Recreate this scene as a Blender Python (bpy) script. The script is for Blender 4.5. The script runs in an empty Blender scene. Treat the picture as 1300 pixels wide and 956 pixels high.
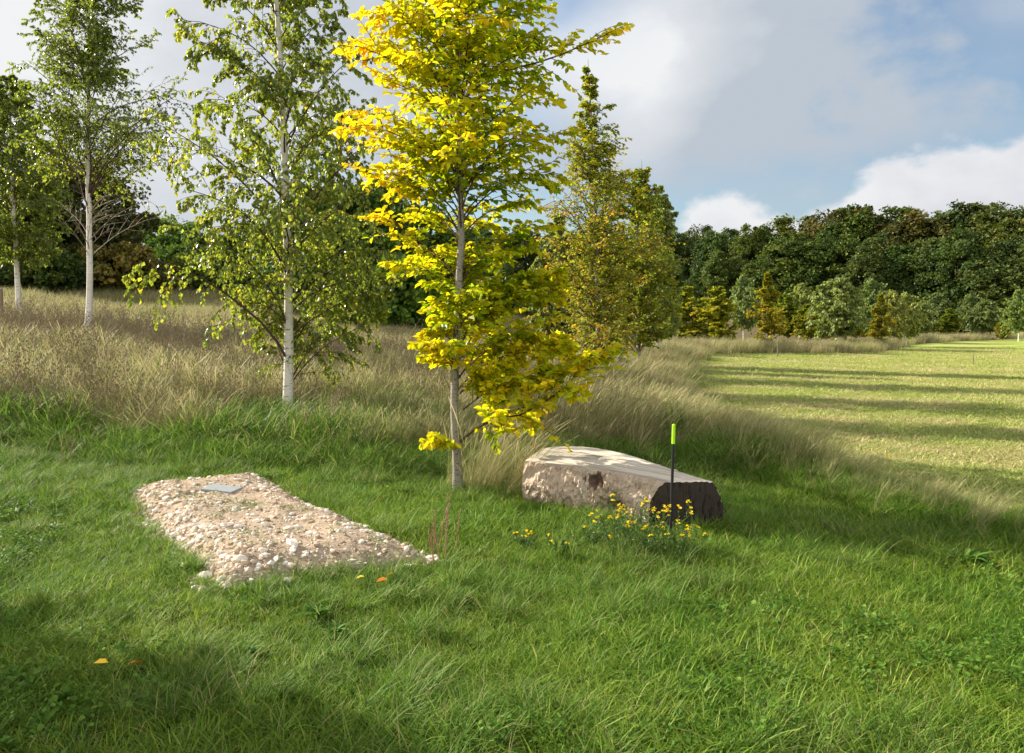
import bpy, math
import numpy as np
from mathutils import Vector
PI = math.pi
scene = bpy.context.scene
COL = scene.collection
R = np.random.default_rng(11)

# ------------------------------------------------------------ camera numbers
F = 1011.0                      # focal length in photo pixels (photo 1300 wide)
PITCH = math.atan(28 / F)
EYE = 1.6
def ray(u, v):
    x = (u - 650) / F; zc = -(v - 433) / F
    c, s = math.cos(PITCH), math.sin(PITCH)
    return np.array([x, c + zc * s, -s + zc * c])
def at(u, v, Y):
    r = ray(u, v); return np.array([0, 0, EYE]) + r * (Y / r[1])

# ------------------------------------------------------------ noise (plan view)
_P = np.random.default_rng(5).random((256, 256))
def vnoise(x, y, s=1.0, o=0):
    x = np.asarray(x, float) / s + 37.3 * (o + 1); y = np.asarray(y, float) / s + 91.7 * (o + 1)
    xi = np.floor(x).astype(int); yi = np.floor(y).astype(int)
    fx = x - xi; fy = y - yi; fx = fx * fx * (3 - 2 * fx); fy = fy * fy * (3 - 2 * fy)
    a = _P[xi & 255, yi & 255]; b = _P[(xi + 1) & 255, yi & 255]
    c = _P[xi & 255, (yi + 1) & 255]; d = _P[(xi + 1) & 255, (yi + 1) & 255]
    return (a * (1 - fx) + b * fx) * (1 - fy) + (c * (1 - fx) + d * fx) * fy
def fbm(x, y, s, o=0):
    return (vnoise(x, y, s, o) + .5 * vnoise(x, y, s / 2.1, o + 1) + .25 * vnoise(x, y, s / 4.3, o + 2)) / 1.75
def sstep(a, b, x):
    t = np.clip((np.asarray(x, float) - a) / (b - a), 0, 1); return t * t * (3 - 2 * t)

# ------------------------------------------------------------ the lie of the land
def H(x, y):
    x = np.asarray(x, float); y = np.asarray(y, float)
    d = np.minimum(y, 150) * 0.048 - np.clip(x, -130, 130) * 0.083 - 0.92
    h = 0.2 * np.logaddexp(0, d / 0.2)
    h = np.where(d > 9, 9 + (h - 9) * .3, h)
    near = sstep(40, 14, np.hypot(x, y))
    h = h + near * (0.05 * (fbm(x, y, 2.4) - .5) + 0.03 * (vnoise(x, y, .55, 4) - .5)) + (1 - near) * .25 * (fbm(x, y, 14, 3) - .5)
    # bank under the long grass on the field's edge, and the hollow in front of it
    e = field_edge(y)
    h = h + 0.16 * np.exp(-((x - e + .45) / .5) ** 2) * sstep(4.8, 7.5, y) * sstep(45, 25, y)
    return h
_EY = np.array([-50, 3, 5.5, 6.5, 7.2, 8.3, 9.2, 10.5, 13, 17, 22, 28, 32, 35.5, 36.5, 50, 65, 90, 400])
_EX = np.array([9, 7.4, 4.3, 3.7, 3.35, 3.0, 2.75, 2.7, 2.85, 3.6, 4.7, 5.9, 6.7, 12, 16.5, 25, 41, 60, 320])
def field_edge(y):
    return np.interp(y, _EY, _EX)
def hz(x, y): return float(H(x, y))
def ground_pt(u, v):
    r = ray(u, v); t = 1.0
    for _ in range(4000):
        p = np.array([0, 0, EYE]) + r * t
        if p[2] < hz(p[0], p[1]): break
        t *= 1.004
    return p

# ------------------------------------------------------------ mesh helpers
def link(o, parent=None):
    COL.objects.link(o)
    if parent is not None: o.parent = parent
    return o
def mesh_np(name, V, faces, mat, parent=None, fattr=None, smooth=False, link_it=True, fmat=None, vattr=None):
    """faces: list of int arrays (n,k)"""
    me = bpy.data.meshes.new(name)
    V = np.asarray(V, np.float32).reshape(-1, 3)
    me.vertices.add(len(V)); me.vertices.foreach_set('co', V.ravel())
    idx = np.concatenate([f.ravel() for f in faces]).astype(np.int32)
    cnt = np.concatenate([np.full(len(f), f.shape[1]) for f in faces]).astype(np.int32)
    st = np.concatenate([[0], np.cumsum(cnt)[:-1]]).astype(np.int32)
    me.loops.add(len(idx)); me.loops.foreach_set('vertex_index', idx)
    me.polygons.add(len(cnt)); me.polygons.foreach_set('loop_start', st)
    me.polygons.foreach_set('use_smooth', np.full(len(cnt), smooth, bool))
    for m in (mat if isinstance(mat, (list, tuple)) else [mat]): me.materials.append(m)
    if fmat is not None: me.polygons.foreach_set('material_index', np.asarray(fmat, np.int32))
    me.update(calc_edges=True)
    for k, a in (fattr or {}).items():
        at_ = me.attributes.new(k, 'FLOAT', 'FACE'); at_.data.foreach_set('value', np.asarray(a, np.float32))
    for k, a in (vattr or {}).items():
        at_ = me.attributes.new(k, 'FLOAT', 'POINT'); at_.data.foreach_set('value', np.asarray(a, np.float32))
    o = bpy.data.objects.new(name, me)
    if link_it: link(o, parent)
    return o
def tag(o, label=None, cat=None, group=None, kind=None):
    if label: o['label'] = label
    if cat: o['category'] = cat
    if group: o['group'] = group
    if kind: o['kind'] = kind
    return o
def thing(name, label, cat, loc, group=None, rz=0, s=1):
    o = bpy.data.objects.new(name, None); o.empty_display_size = .2
    link(o); o.location = loc; o.rotation_euler = (0, 0, rz); o.scale = (s, s, s)
    return tag(o, label, cat, group)
def norm(v): return v / np.maximum(np.linalg.norm(v, axis=-1, keepdims=True), 1e-9)

def tubes(P, Rd, sides=5):
    """P (N,K,3) Rd (N,K) -> V, Q"""
    P = np.asarray(P, float); Rd = np.asarray(Rd, float)
    N, K, _ = P.shape
    T = norm(np.gradient(P, axis=1))
    ref = np.zeros((N, 3)); mt = np.abs(norm(P[:, -1] - P[:, 0]))
    ref[np.arange(N), np.argmin(mt, axis=1)] = 1
    A = norm(np.cross(T, ref[:, None, :])); B = np.cross(T, A)
    a = np.arange(sides) / sides * 2 * PI
    V = P[:, :, None, :] + Rd[:, :, None, None] * (A[:, :, None, :] * np.cos(a)[None, None, :, None] + B[:, :, None, :] * np.sin(a)[None, None, :, None])
    base = (np.arange(N) * K * sides)[:, None, None] + (np.arange(K - 1) * sides)[None, :, None]
    j = np.arange(sides)[None, None, :]; jn = (j + 1) % sides
    Q = np.stack([base + j, base + jn, base + sides + jn, base + sides + j], -1).reshape(-1, 4)
    return V.reshape(-1, 3), Q
def join(parts):
    Vs, Qs, o = [], [], 0
    for V, Q in parts:
        Vs.append(V); Qs.append(Q + o); o += len(V)
    return np.concatenate(Vs), np.concatenate(Qs)

def curve(p0, az, el0, el1, L, K, wig=0.0, rng=R):
    """arrays of N -> (N,K,3)"""
    N = len(az); s = np.linspace(0, 1, K - 1)
    el = el0[:, None] + (el1 - el0)[:, None] * s[None]
    aa = az[:, None] + np.cumsum(rng.normal(0, wig, (N, K - 1)), 1)
    el = el + np.cumsum(rng.normal(0, wig * .7, (N, K - 1)), 1)
    d = np.stack([np.cos(el) * np.cos(aa), np.cos(el) * np.sin(aa), np.sin(el)], -1) * (L / (K - 1))[:, None, None]
    return np.concatenate([p0[:, None], p0[:, None] + np.cumsum(d, 1)], 1)
def sample(C, i, s):
    K = C.shape[1]; f = np.clip(s, 0, .9999) * (K - 1); k = f.astype(int); f = (f - k)[:, None]
    return C[i, k] * (1 - f) + C[i, k + 1] * f, norm(C[i, k + 1] - C[i, k])
def lens(C): return np.linalg.norm(np.diff(C, axis=1), axis=2).sum(1)
def kids(C, n, smin, ratio, spread, flat, el_add, droop, K, wig, rng, smax=1.0):
    N = len(C); i = np.repeat(np.arange(N), n)
    s = smin + (smax - smin) * ((np.tile(np.arange(n), N) + rng.random(N * n)) / n)
    p, t = sample(C, i, s)
    up = np.array([0, 0, 1.0]); side = norm(np.cross(t, up) + 1e-6)
    sgn = np.where(np.arange(N * n) % 2 == 0, 1, -1)
    nrm = norm(np.cross(side, t))
    ph = rng.normal(0, 1, N * n) * (1 - flat) * 1.6
    lat = side * np.cos(ph)[:, None] * sgn[:, None] + nrm * np.sin(ph)[:, None]
    a = spread * (1 + .25 * rng.normal(size=N * n))
    d = t * np.cos(a)[:, None] + lat * np.sin(a)[:, None]
    az = np.arctan2(d[:, 1], d[:, 0]); el = np.arcsin(np.clip(d[:, 2], -1, 1)) + el_add
    L = lens(C)[i] * ratio * (1 - .6 * s) * (.6 + .7 * rng.random(N * n))
    return curve(p, az, el, el - droop, L, K, wig, rng), i, s

LEAF6 = (np.array([[0, 0, 0], [.42, .28, .13], [.44, .66, .10], [0, 1, -.10], [-.44, .66, .10], [-.42, .28, .13]]), [[0, 1, 2, 3], [0, 3, 4, 5]])
LEAF4 = (np.array([[0, 0, 0], [.5, .45, .12], [0, 1, 0], [-.5, .45, .12]]), [[0, 1, 2, 3]])
def leaves(P, D, Nn, size, width, shape, keep_pairs=True):
    D = norm(D); S = norm(np.cross(D, Nn)); M = np.cross(S, D)
    T, fc = shape
    V = P[:, None] + size[:, None, None] * (T[None, :, 0, None] * S[:, None] * width + T[None, :, 1, None] * D[:, None] + T[None, :, 2, None] * M[:, None])
    n = len(P); k = len(T)
    Q = (np.arange(n) * k)[:, None, None] + np.array(fc)[None]
    return V.reshape(-1, 3), Q.reshape(-1, 4), len(fc)

# ------------------------------------------------------------ materials
def newmat(name):
    m = bpy.data.materials.new(name); m.use_nodes = True
    nt = m.node_tree; nt.nodes.clear()
    return m, nt, nt.nodes.new('ShaderNodeOutputMaterial')
def N(nt, t, **kw):
    n = nt.nodes.new(t)
    for k, v in kw.items():
        if k.startswith('i_'):
            key = k[2:].replace('_', ' ')
            n.inputs[key].default_value = v
        else: setattr(n, k, v)
    return n
def ramp(nt, fac, stops, interp='LINEAR'):
    r = nt.nodes.new('ShaderNodeValToRGB'); r.color_ramp.interpolation = interp
    e = r.color_ramp.elements
    while len(e) > 1: e.remove(e[-1])
    e[0].position = stops[0][0]; e[0].color = (*stops[0][1], 1)
    for p, c in stops[1:]:
        x = e.new(p); x.color = (*c, 1)
    if fac is not None: nt.links.new(fac, r.inputs[0])
    return r.outputs[0]
def mixc(nt, f, a, b, mode='MIX'):
    m = nt.nodes.new('ShaderNodeMix'); m.data_type = 'RGBA'; m.blend_type = mode
    for s, v in ((m.inputs[0], f), (m.inputs[6], a), (m.inputs[7], b)):
        if isinstance(v, bpy.types.NodeSocket): nt.links.new(v, s)
        elif isinstance(v, (int, float)): s.default_value = v
        else: s.default_value = (*v, 1)
    return m.outputs[2]
def math_(nt, op, a, b=None, c=None, clamp=False):
    m = nt.nodes.new('ShaderNodeMath'); m.operation = op; m.use_clamp = clamp
    for i, v in enumerate((a, b, c)):
        if v is None: continue
        if isinstance(v, bpy.types.NodeSocket): nt.links.new(v, m.inputs[i])
        else: m.inputs[i].default_value = v
    return m.outputs[0]
def wpos(nt, scale=(1, 1, 1)):
    g = nt.nodes.new('ShaderNodeNewGeometry')
    mp = nt.nodes.new('ShaderNodeMapping'); mp.inputs['Scale'].default_value = scale
    nt.links.new(g.outputs['Position'], mp.inputs[0]); return mp.outputs[0]
def opos(nt, scale=(1, 1, 1)):
    g = nt.nodes.new('ShaderNodeTexCoord')
    mp = nt.nodes.new('ShaderNodeMapping'); mp.inputs['Scale'].default_value = scale
    nt.links.new(g.outputs['Object'], mp.inputs[0]); return mp.outputs[0]
def noise(nt, vec, scale, detail=3, rough=.55, dist=0):
    n = nt.nodes.new('ShaderNodeTexNoise'); n.inputs['Scale'].default_value = scale
    n.inputs['Detail'].default_value = detail; n.inputs['Roughness'].default_value = rough; n.inputs['Distortion'].default_value = dist
    nt.links.new(vec, n.inputs['Vector']); return n.outputs[0]
def leaf_shader(nt, out, col, trans=.42, rough=.5, spec=.35, tcol=None):
    p = N(nt, 'ShaderNodeBsdfPrincipled'); p.inputs['Roughness'].default_value = rough; p.inputs['Specular IOR Level'].default_value = spec
    nt.links.new(col, p.inputs['Base Color'])
    t = N(nt, 'ShaderNodeBsdfTranslucent'); nt.links.new(tcol or col, t.inputs['Color'])
    m = N(nt, 'ShaderNodeMixShader'); m.inputs[0].default_value = trans
    nt.links.new(p.outputs[0], m.inputs[1]); nt.links.new(t.outputs[0], m.inputs[2]); nt.links.new(m.outputs[0], out.inputs[0])
def leaf_mat(name, stops, jitter=.25, trans=.42, rough=.5, spec=.35, objcol=False):
    m, nt, out = newmat(name)
    a = N(nt, 'ShaderNodeAttribute', attribute_name='tint')
    col = ramp(nt, a.outputs['Fac'], stops)
    g = nt.nodes.new('ShaderNodeNewGeometry')
    hs = N(nt, 'ShaderNodeHueSaturation')
    v = math_(nt, 'MULTIPLY_ADD', g.outputs['Random Per Island'], jitter * 2, 1 - jitter)
    nt.links.new(v, hs.inputs['Value']); nt.links.new(col, hs.inputs['Color']); col = hs.outputs[0]
    if objcol:
        oi = N(nt, 'ShaderNodeObjectInfo'); col = mixc(nt, 1.0, col, oi.outputs['Color'], 'MULTIPLY')
    tc = mixc(nt, 1.0, col, (1.25, 1.2, .6), 'MULTIPLY')
    leaf_shader(nt, out, col, trans, rough, spec, tc)
    return m
def blade_mat(name, cols_a, cols_b, scale, trans=.35, spec=.25, thr=(.35, .65)):
    """cols_a / cols_b : ramps over per-blade random; mixed by place"""
    m, nt, out = newmat(name)
    g = nt.nodes.new('ShaderNodeNewGeometry'); oi = N(nt, 'ShaderNodeObjectInfo')
    r = math_(nt, 'FRACT', math_(nt, 'ADD', g.outputs['Random Per Island'], math_(nt, 'MULTIPLY', oi.outputs['Random'], .35)))
    ca = ramp(nt, r, cols_a); cb = ramp(nt, r, cols_b)
    n = noise(nt, wpos(nt, (1, 1, .0)), scale, 4, .6)
    n2 = math_(nt, 'MULTIPLY_ADD', oi.outputs['Random'], .14, math_(nt, 'SUBTRACT', n, .07))
    f = N(nt, 'ShaderNodeMapRange'); f.inputs[1].default_value = thr[0]; f.inputs[2].default_value = thr[1]
    nt.links.new(n2, f.inputs[0])
    col = mixc(nt, f.outputs[0], ca, cb)
    leaf_shader(nt, out, col, trans, .6, spec)
    return m
def principled(nt, out, col, rough=.8, spec=.3, bump=None, bs=.5, bd=.01):
    p = N(nt, 'ShaderNodeBsdfPrincipled'); p.inputs['Specular IOR Level'].default_value = spec
    if isinstance(rough, bpy.types.NodeSocket): nt.links.new(rough, p.inputs['Roughness'])
    else: p.inputs['Roughness'].default_value = rough
    if isinstance(col, bpy.types.NodeSocket): nt.links.new(col, p.inputs['Base Color'])
    else: p.inputs['Base Color'].default_value = (*col, 1)
    if bump is not None:
        b = N(nt, 'ShaderNodeBump'); b.inputs['Strength'].default_value = bs; b.inputs['Distance'].default_value = bd
        nt.links.new(bump, b.inputs['Height']); nt.links.new(b.outputs[0], p.inputs['Normal'])
    nt.links.new(p.outputs[0], out.inputs[0]); return p
def simple(name, col, rough=.7, var=.2, scale=20, bump=0, spec=.3):
    m, nt, out = newmat(name)
    n = noise(nt, opos(nt), scale, 4)
    c = mixc(nt, n, tuple(x * (1 - var) for x in col), tuple(min(1, x * (1 + var)) for x in col))
    principled(nt, out, c, rough, spec, n if bump else None, bump, .01)
    return m
# ============================================================ WORLD
SUN_AZ = np.array([-.90, .44]); SUN_AZ = SUN_AZ / np.linalg.norm(SUN_AZ); SUN_EL = math.radians(27)
w = bpy.data.worlds.new("World"); scene.world = w; w.use_nodes = True
nt = w.node_tree; nt.nodes.clear()
wo = nt.nodes.new('ShaderNodeOutputWorld'); bg = nt.nodes.new('ShaderNodeBackground'); bg.inputs[1].default_value = .056
sky = nt.nodes.new('ShaderNodeTexSky'); sky.sky_type = 'NISHITA'; sky.sun_disc = False
sky.sun_elevation = SUN_EL; sky.sun_rotation = math.atan2(SUN_AZ[0], SUN_AZ[1]) % (2 * PI)
sky.air_density = 1.2; sky.dust_density = 1.0; sky.ozone_density = 2.0
tc = nt.nodes.new('ShaderNodeTexCoord')
sx = nt.nodes.new('ShaderNodeSeparateXYZ'); nt.links.new(tc.outputs['Generated'], sx.inputs[0])
M = lambda op, a, b=None, c=None, clamp=False: math_(nt, op, a, b, c, clamp)
X, Y, Z = sx.outputs
A = M('ARCTAN2', X, Y)
E = M('ARCTAN2', Z, M('SQRT', M('ADD', M('MULTIPLY', X, X), M('MULTIPLY', Y, Y))))
def ss(v, a, b):
    m = nt.nodes.new('ShaderNodeMapRange'); m.interpolation_type = 'SMOOTHSTEP'
    nt.links.new(v, m.inputs[0]); m.inputs[1].default_value = a; m.inputs[2].default_value = b; return m.outputs[0]
def gau(v, c, wd):
    q = M('DIVIDE', M('SUBTRACT', v, c), wd); return M('EXPONENT', M('MULTIPLY', M('MULTIPLY', q, q), -1))
def blob(a, e, wa, we): return M('MULTIPLY', gau(A, a, wa), gau(E, e, we))
cmb = nt.nodes.new('ShaderNodeCombineXYZ'); nt.links.new(A, cmb.inputs[0]); nt.links.new(M('MULTIPLY', E, 1.5), cmb.inputs[1])
n1 = noise(nt, cmb.outputs[0], 3.2, 7, .52, .15)
mp2 = nt.nodes.new('ShaderNodeMapping'); mp2.inputs['Location'].default_value = (3.1, 1.7, .5); nt.links.new(cmb.outputs[0], mp2.inputs[0])
n2 = noise(nt, mp2.outputs[0], 7.0, 8, .55, .2)
n3 = noise(nt, mp2.outputs[0], 16.0, 9, .55, .1)
dn1 = M('SUBTRACT', n1, .5); dn2 = M('SUBTRACT', n2, .5); dn3 = M('SUBTRACT', n3, .5)
# high cloud sheet over the left and centre of the view
big = M('SUBTRACT', 1.0, ss(M('ADD', A, M('MULTIPLY', dn2, .7)), .38, .60))
low = M('MAXIMUM', ss(M('ADD', E, M('MULTIPLY', dn2, .16)), .12, .215), ss(A, -.05, -.35))
D1 = M('MULTIPLY', big, low)
hole = M('ADD', blob(.02, .385, .10, .05), M('MULTIPLY', blob(-.02, .24, .09, .05), .55))
D1 = M('MULTIPLY', D1, M('SUBTRACT', 1.0, M('MULTIPLY', hole, 1.0, clamp=True)))
veil = M('MULTIPLY', ss(n1, .34, .68), .62)
D1 = M('MAXIMUM', D1, veil)
backm = ss(Y, .05, -.45)      # bright cloud added to the unseen sky behind the camera, as fill light
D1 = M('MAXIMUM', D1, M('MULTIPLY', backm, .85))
white = M('ADD', M('ADD', blob(-.55, .30, .36, .22), blob(.13, .33, .16, .09)), M('ADD', M('MULTIPLY', blob(.17, .24, .07, .08), .55), M('MULTIPLY', dn1, 1.6)))
white = M('SUBTRACT', white, M('MULTIPLY', blob(.31, .215, .16, .06), .6))
cc1 = ramp(nt, M('ADD', white, M('MULTIPLY', dn3, .5), clamp=True), [(0, (4.0, 4.45, 5.0)), (.35, (4.9, 5.2, 5.6)), (.75, (5.9, 6.1, 6.4)), (1, (6.9, 7.0, 7.1))])
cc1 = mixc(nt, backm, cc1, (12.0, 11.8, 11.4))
# cumulus bank along the horizon
T = M('ADD', M('ADD', M('MULTIPLY', gau(A, .25, .085), .125), M('MULTIPLY', gau(A, .46, .115), .16)), M('ADD', M('MULTIPLY', gau(A, .60, .08), .14), .022))
T = M('ADD', T, M('ADD', M('MULTIPLY', dn2, .06), M('MULTIPLY', dn3, .09)))
D2 = ss(M('SUBTRACT', T, E), -.006, .022)
cc2 = ramp(nt, M('ADD', M('MULTIPLY', M('SUBTRACT', T, E), 7.0), M('MULTIPLY', dn2, -1.8), clamp=True), [(0, (6.7, 6.75, 6.9)), (.35, (6.0, 6.1, 6.35)), (.8, (4.7, 5.0, 5.5)), (1, (4.4, 4.8, 5.3))])
skyc = mixc(nt, 1.0, sky.outputs[0], (1.0, 1.12, 1.22), 'MULTIPLY')
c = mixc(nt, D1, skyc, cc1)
c = mixc(nt, D2, c, cc2)
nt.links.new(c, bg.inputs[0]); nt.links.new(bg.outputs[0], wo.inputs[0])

sd = bpy.data.lights.new('sun', 'SUN'); sd.energy = 5.0; sd.angle = math.radians(.55); sd.color = (1, .93, .80)
so = bpy.data.objects.new('sun', sd); COL.objects.link(so)
sv = Vector((SUN_AZ[0] * math.cos(SUN_EL), SUN_AZ[1] * math.cos(SUN_EL), math.sin(SUN_EL)))
so.rotation_euler = sv.to_track_quat('Z', 'Y').to_euler(); so.location = (-30, 18, 30)

cam = bpy.data.cameras.new('camera'); co = bpy.data.objects.new('camera', cam); COL.objects.link(co); scene.camera = co
cam.sensor_width = 36; cam.lens = F / 1300 * 36; cam.shift_y = -45 / 1300; cam.clip_end = 3000; cam.clip_start = .05
co.location = (0, 0, EYE); co.rotation_euler = (PI / 2 - PITCH, 0, 0)
scene.view_settings.view_transform = 'Standard'; scene.view_settings.look = 'None'; scene.view_settings.gamma = 1
scene.view_settings.exposure = 1.2
scene.cycles.max_bounces = 6; scene.cycles.transmission_bounces = 4; scene.cycles.diffuse_bounces = 3; scene.cycles.glossy_bounces = 1
scene.cycles.transparent_max_bounces = 4; scene.cycles.use_denoising = True
scene.cycles.caustics_reflective = False; scene.cycles.caustics_refractive = False
scene.render.use_persistent_data = False

# ============================================================ ZONES
def long_edge(x):
    return np.interp(x, [-40, -7, -6, -2.7, -.8, .5, 1.2, 2.4], [10.5, 9.9, 9.6, 9.0, 8.7, 8.6, 8.7, 8.5])
MQ = np.array([[-3.40, 6.98], [-2.42, 7.62], [-.52, 5.16], [-1.70, 4.64]])    # the rubble mound's outline
def quad_d(x, y, Q):
    """signed distance, negative inside (convex)"""
    d = np.full(np.shape(x), -1e9)
    c = Q.mean(0)
    for i in range(len(Q)):
        a, b = Q[i], Q[(i + 1) % len(Q)]
        n = np.array([b[1] - a[1], -(b[0] - a[0])]); n = n / np.linalg.norm(n)
        if np.dot(n, c - a) > 0: n = -n
        d = np.maximum(d, (x - a[0]) * n[0] + (y - a[1]) * n[1])
    return d
LF = np.array([[.10, 6.87], [.40, 6.66], [.69, 6.50], [.93, 6.22], [1.14, 5.95]])      # log top, front edge
LB = np.array([[.30, 7.62], [.78, 7.55], [1.04, 7.14], [1.30, 6.52], [1.52, 5.97]])    # log top, back edge
LQ = np.array([[.03, 6.9], [.2, 7.7], [.85, 7.6], [1.6, 6.0], [1.1, 5.88], [.65, 6.4]])

# ============================================================ GROUND
n = 560; t = np.linspace(-1, 1, n)
gx = 1.5 * np.sinh(6.5 * t); gy = 5 + 1.5 * np.sinh(6.5 * t)
GX, GY = np.meshgrid(gx, gy)
V = np.stack([GX, GY, H(GX, GY)], -1).reshape(-1, 3)
i = np.arange(n - 1); J, I = np.meshgrid(i, i)
Q = np.stack([I * n + J, I * n + J + 1, (I + 1) * n + J + 1, (I + 1) * n + J], -1).reshape(-1, 4)
x, y = V[:, 0], V[:, 1]
wob = (fbm(x, y, .7) - .5) * .5
zf = sstep(-.15, .25, x - field_edge(y) + wob)
zl = sstep(-.3, .3, y - long_edge(x) + wob) * (1 - zf)
m, nt, out = newmat('turf soil')
af = N(nt, 'ShaderNodeAttribute', attribute_name='field'); al = N(nt, 'ShaderNodeAttribute', attribute_name='long')
nn = noise(nt, wpos(nt), 14, 6, .65); nl = noise(nt, wpos(nt), 1.3, 4)
lawn = mixc(nt, nn, (.022, .035, .010), (.060, .085, .022))
dry = mixc(nt, nn, (.07, .055, .025), (.20, .15, .075))
nfs = noise(nt, wpos(nt, (.22, .75, 1)), 1.0, 6, .62, .3)
nff = noise(nt, wpos(nt), 30, 5, .7)
fgreen = mixc(nt, nff, (.17, .25, .035), (.32, .40, .065)); fstraw = mixc(nt, nff, (.34, .30, .10), (.58, .51, .22))
mr = N(nt, 'ShaderNodeMapRange'); mr.inputs[1].default_value = .45; mr.inputs[2].default_value = .62; nt.links.new(nfs, mr.inputs[0])
fc = mixc(nt, mr.outputs[0], fgreen, fstraw)
c = mixc(nt, al.outputs['Fac'], lawn, dry); c = mixc(nt, af.outputs['Fac'], c, fc)
principled(nt, out, c, .95, .1, nff, .9, .03)
g = mesh_np('ground', V, [Q], m, smooth=True, vattr={'field': zf, 'long': zl}); tag(g, kind='structure')

# ============================================================ SCATTER
def scatter(name, pts, rot, scl, idx, sources, label, cat=None):
    me = bpy.data.meshes.new(name); me.vertices.add(len(pts)); me.vertices.foreach_set('co', np.asarray(pts, np.float32).ravel())
    a = me.attributes.new('rot', 'FLOAT_VECTOR', 'POINT'); a.data.foreach_set('vector', np.asarray(rot, np.float32).ravel())
    a = me.attributes.new('scl', 'FLOAT', 'POINT'); a.data.foreach_set('value', np.asarray(scl, np.float32))
    a = me.attributes.new('idx', 'INT', 'POINT'); a.data.foreach_set('value', np.asarray(idx, np.int32))
    o = link(bpy.data.objects.new(name, me)); tag(o, label, cat, None, 'stuff')
    col = bpy.data.collections.new(name + ' tufts')
    for s in sources: col.objects.link(s)
    ng = bpy.data.node_groups.new(name, 'GeometryNodeTree')
    ng.interface.new_socket('Geometry', in_out='INPUT', socket_type='NodeSocketGeometry')
    ng.interface.new_socket('Geometry', in_out='OUTPUT', socket_type='NodeSocketGeometry')
    gi = ng.nodes.new('NodeGroupInput'); go = ng.nodes.new('NodeGroupOutput')
    ci = ng.nodes.new('GeometryNodeCollectionInfo'); ci.inputs['Collection'].default_value = col
    ci.inputs['Separate Children'].default_value = True; ci.inputs['Reset Children'].default_value = True
    ip = ng.nodes.new('GeometryNodeInstanceOnPoints'); ip.inputs['Pick Instance'].default_value = True
    def na(nm, ty):
        q = ng.nodes.new('GeometryNodeInputNamedAttribute'); q.data_type = ty; q.inputs[0].default_value = nm; return q.outputs[0]
    er = ng.nodes.new('FunctionNodeEulerToRotation')
    ng.links.new(na('rot', 'FLOAT_VECTOR'), er.inputs[0])
    ng.links.new(gi.outputs[0], ip.inputs['Points']); ng.links.new(ci.outputs[0], ip.inputs['Instance'])
    ng.links.new(na('idx', 'INT'), ip.inputs['Instance Index']); ng.links.new(er.outputs[0], ip.inputs['Rotation'])
    ng.links.new(na('scl', 'FLOAT'), ip.inputs['Scale']); ng.links.new(ip.outputs[0], go.inputs[0])
    md = o.modifiers.new('scatter', 'NODES'); md.node_group = ng
    return o

def blades(n, r, h0, h1, wid, bend, lean, K, rng, tipw=.15, stiff=.25, head=0):
    """n grass blades in a disc; lean=(x,y) common wind lean"""
    rr = r * np.sqrt(rng.random(n)); a = rng.random(n) * 2 * PI
    p0 = np.stack([rr * np.cos(a), rr * np.sin(a), np.full(n, -.02)], -1)
    h = rng.uniform(h0, h1, n); b = rng.random(n) * 2 * PI
    s = np.linspace(0, 1, K)[None]
    out = (bend * rng.uniform(.3, 1.2, n))[:, None] * s ** 1.8 * h[:, None]
    lx = lean[0] * (s ** 1.5) * h[:, None] * rng.uniform(.5, 1.3, n)[:, None]
    ly = lean[1] * (s ** 1.5) * h[:, None] * rng.uniform(.5, 1.3, n)[:, None]
    bx = np.cos(b)[:, None]; by = np.sin(b)[:, None]
    off = s * stiff * h[:, None]
    x = p0[:, 0:1] + bx * (out + off) + lx; y = p0[:, 1:2] + by * (out + off) + ly
    dropl = np.hypot(out + off, np.hypot(lx, ly)) / h[:, None]
    z = p0[:, 2:3] + h[:, None] * s * np.sqrt(np.clip(1 - (dropl * .62) ** 2, .12, 1))
    C = np.stack([x, y, z], -1)
    f = b + PI / 2 + rng.normal(0, .5, n)
    W = np.stack([np.cos(f), np.sin(f), np.zeros(n)], -1)[:, None]
    ww = wid * rng.uniform(.6, 1.3, n)[:, None] * (1 - (1 - tipw) * s ** 2)
    if head:
        ww = wid * (.35 + 0 * s) * np.ones((n, 1)); hd = rng.random(n) < head
        prof = np.exp(-((s - .9) / .08) ** 2) * wid * 2.6
        ww = ww + prof * hd[:, None]
    V = np.stack([C - W * ww[..., None] / 2, C + W * ww[..., None] / 2], 2)     # n,K,2,3
    base = (np.arange(n) * K * 2)[:, None] + (np.arange(K - 1) * 2)[None]
    Q = np.stack([base, base + 1, base + 3, base + 2], -1).reshape(-1, 4)
    return V.reshape(-1, 3), Q

g_lawn = blade_mat('lawn blade', [(0, (.06, .14, .012)), (.5, (.115, .24, .016)), (.85, (.22, .36, .028)), (.95, (.30, .38, .06)), (1, (.44, .37, .16))],
                   [(0, (.10, .18, .015)), (.5, (.20, .31, .024)), (.8, (.34, .43, .045)), (1, (.48, .44, .18))], .9, thr=(.38, .62), trans=.42)
g_rough = blade_mat('rough blade', [(0, (.06, .15, .012)), (.6, (.13, .27, .018)), (.9, (.25, .36, .045)), (1, (.3, .28, .12))],
                    [(0, (.06, .13, .02)), (.6, (.13, .23, .03)), (.85, (.24, .32, .06)), (1, (.42, .34, .17))], 1.1, trans=.42)
g_dry = blade_mat('dry blade', [(0, (.25, .19, .095)), (.25, (.47, .38, .20)), (.52, (.68, .57, .33)), (.68, (.24, .27, .07)), (.9, (.14, .22, .04)), (1, (.24, .18, .10))],
                  [(0, (.11, .17, .035)), (.35, (.19, .24, .05)), (.6, (.38, .34, .15)), (.85, (.54, .45, .24)), (1, (.22, .17, .08))], .45, trans=.38, thr=(.46, .64))
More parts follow.
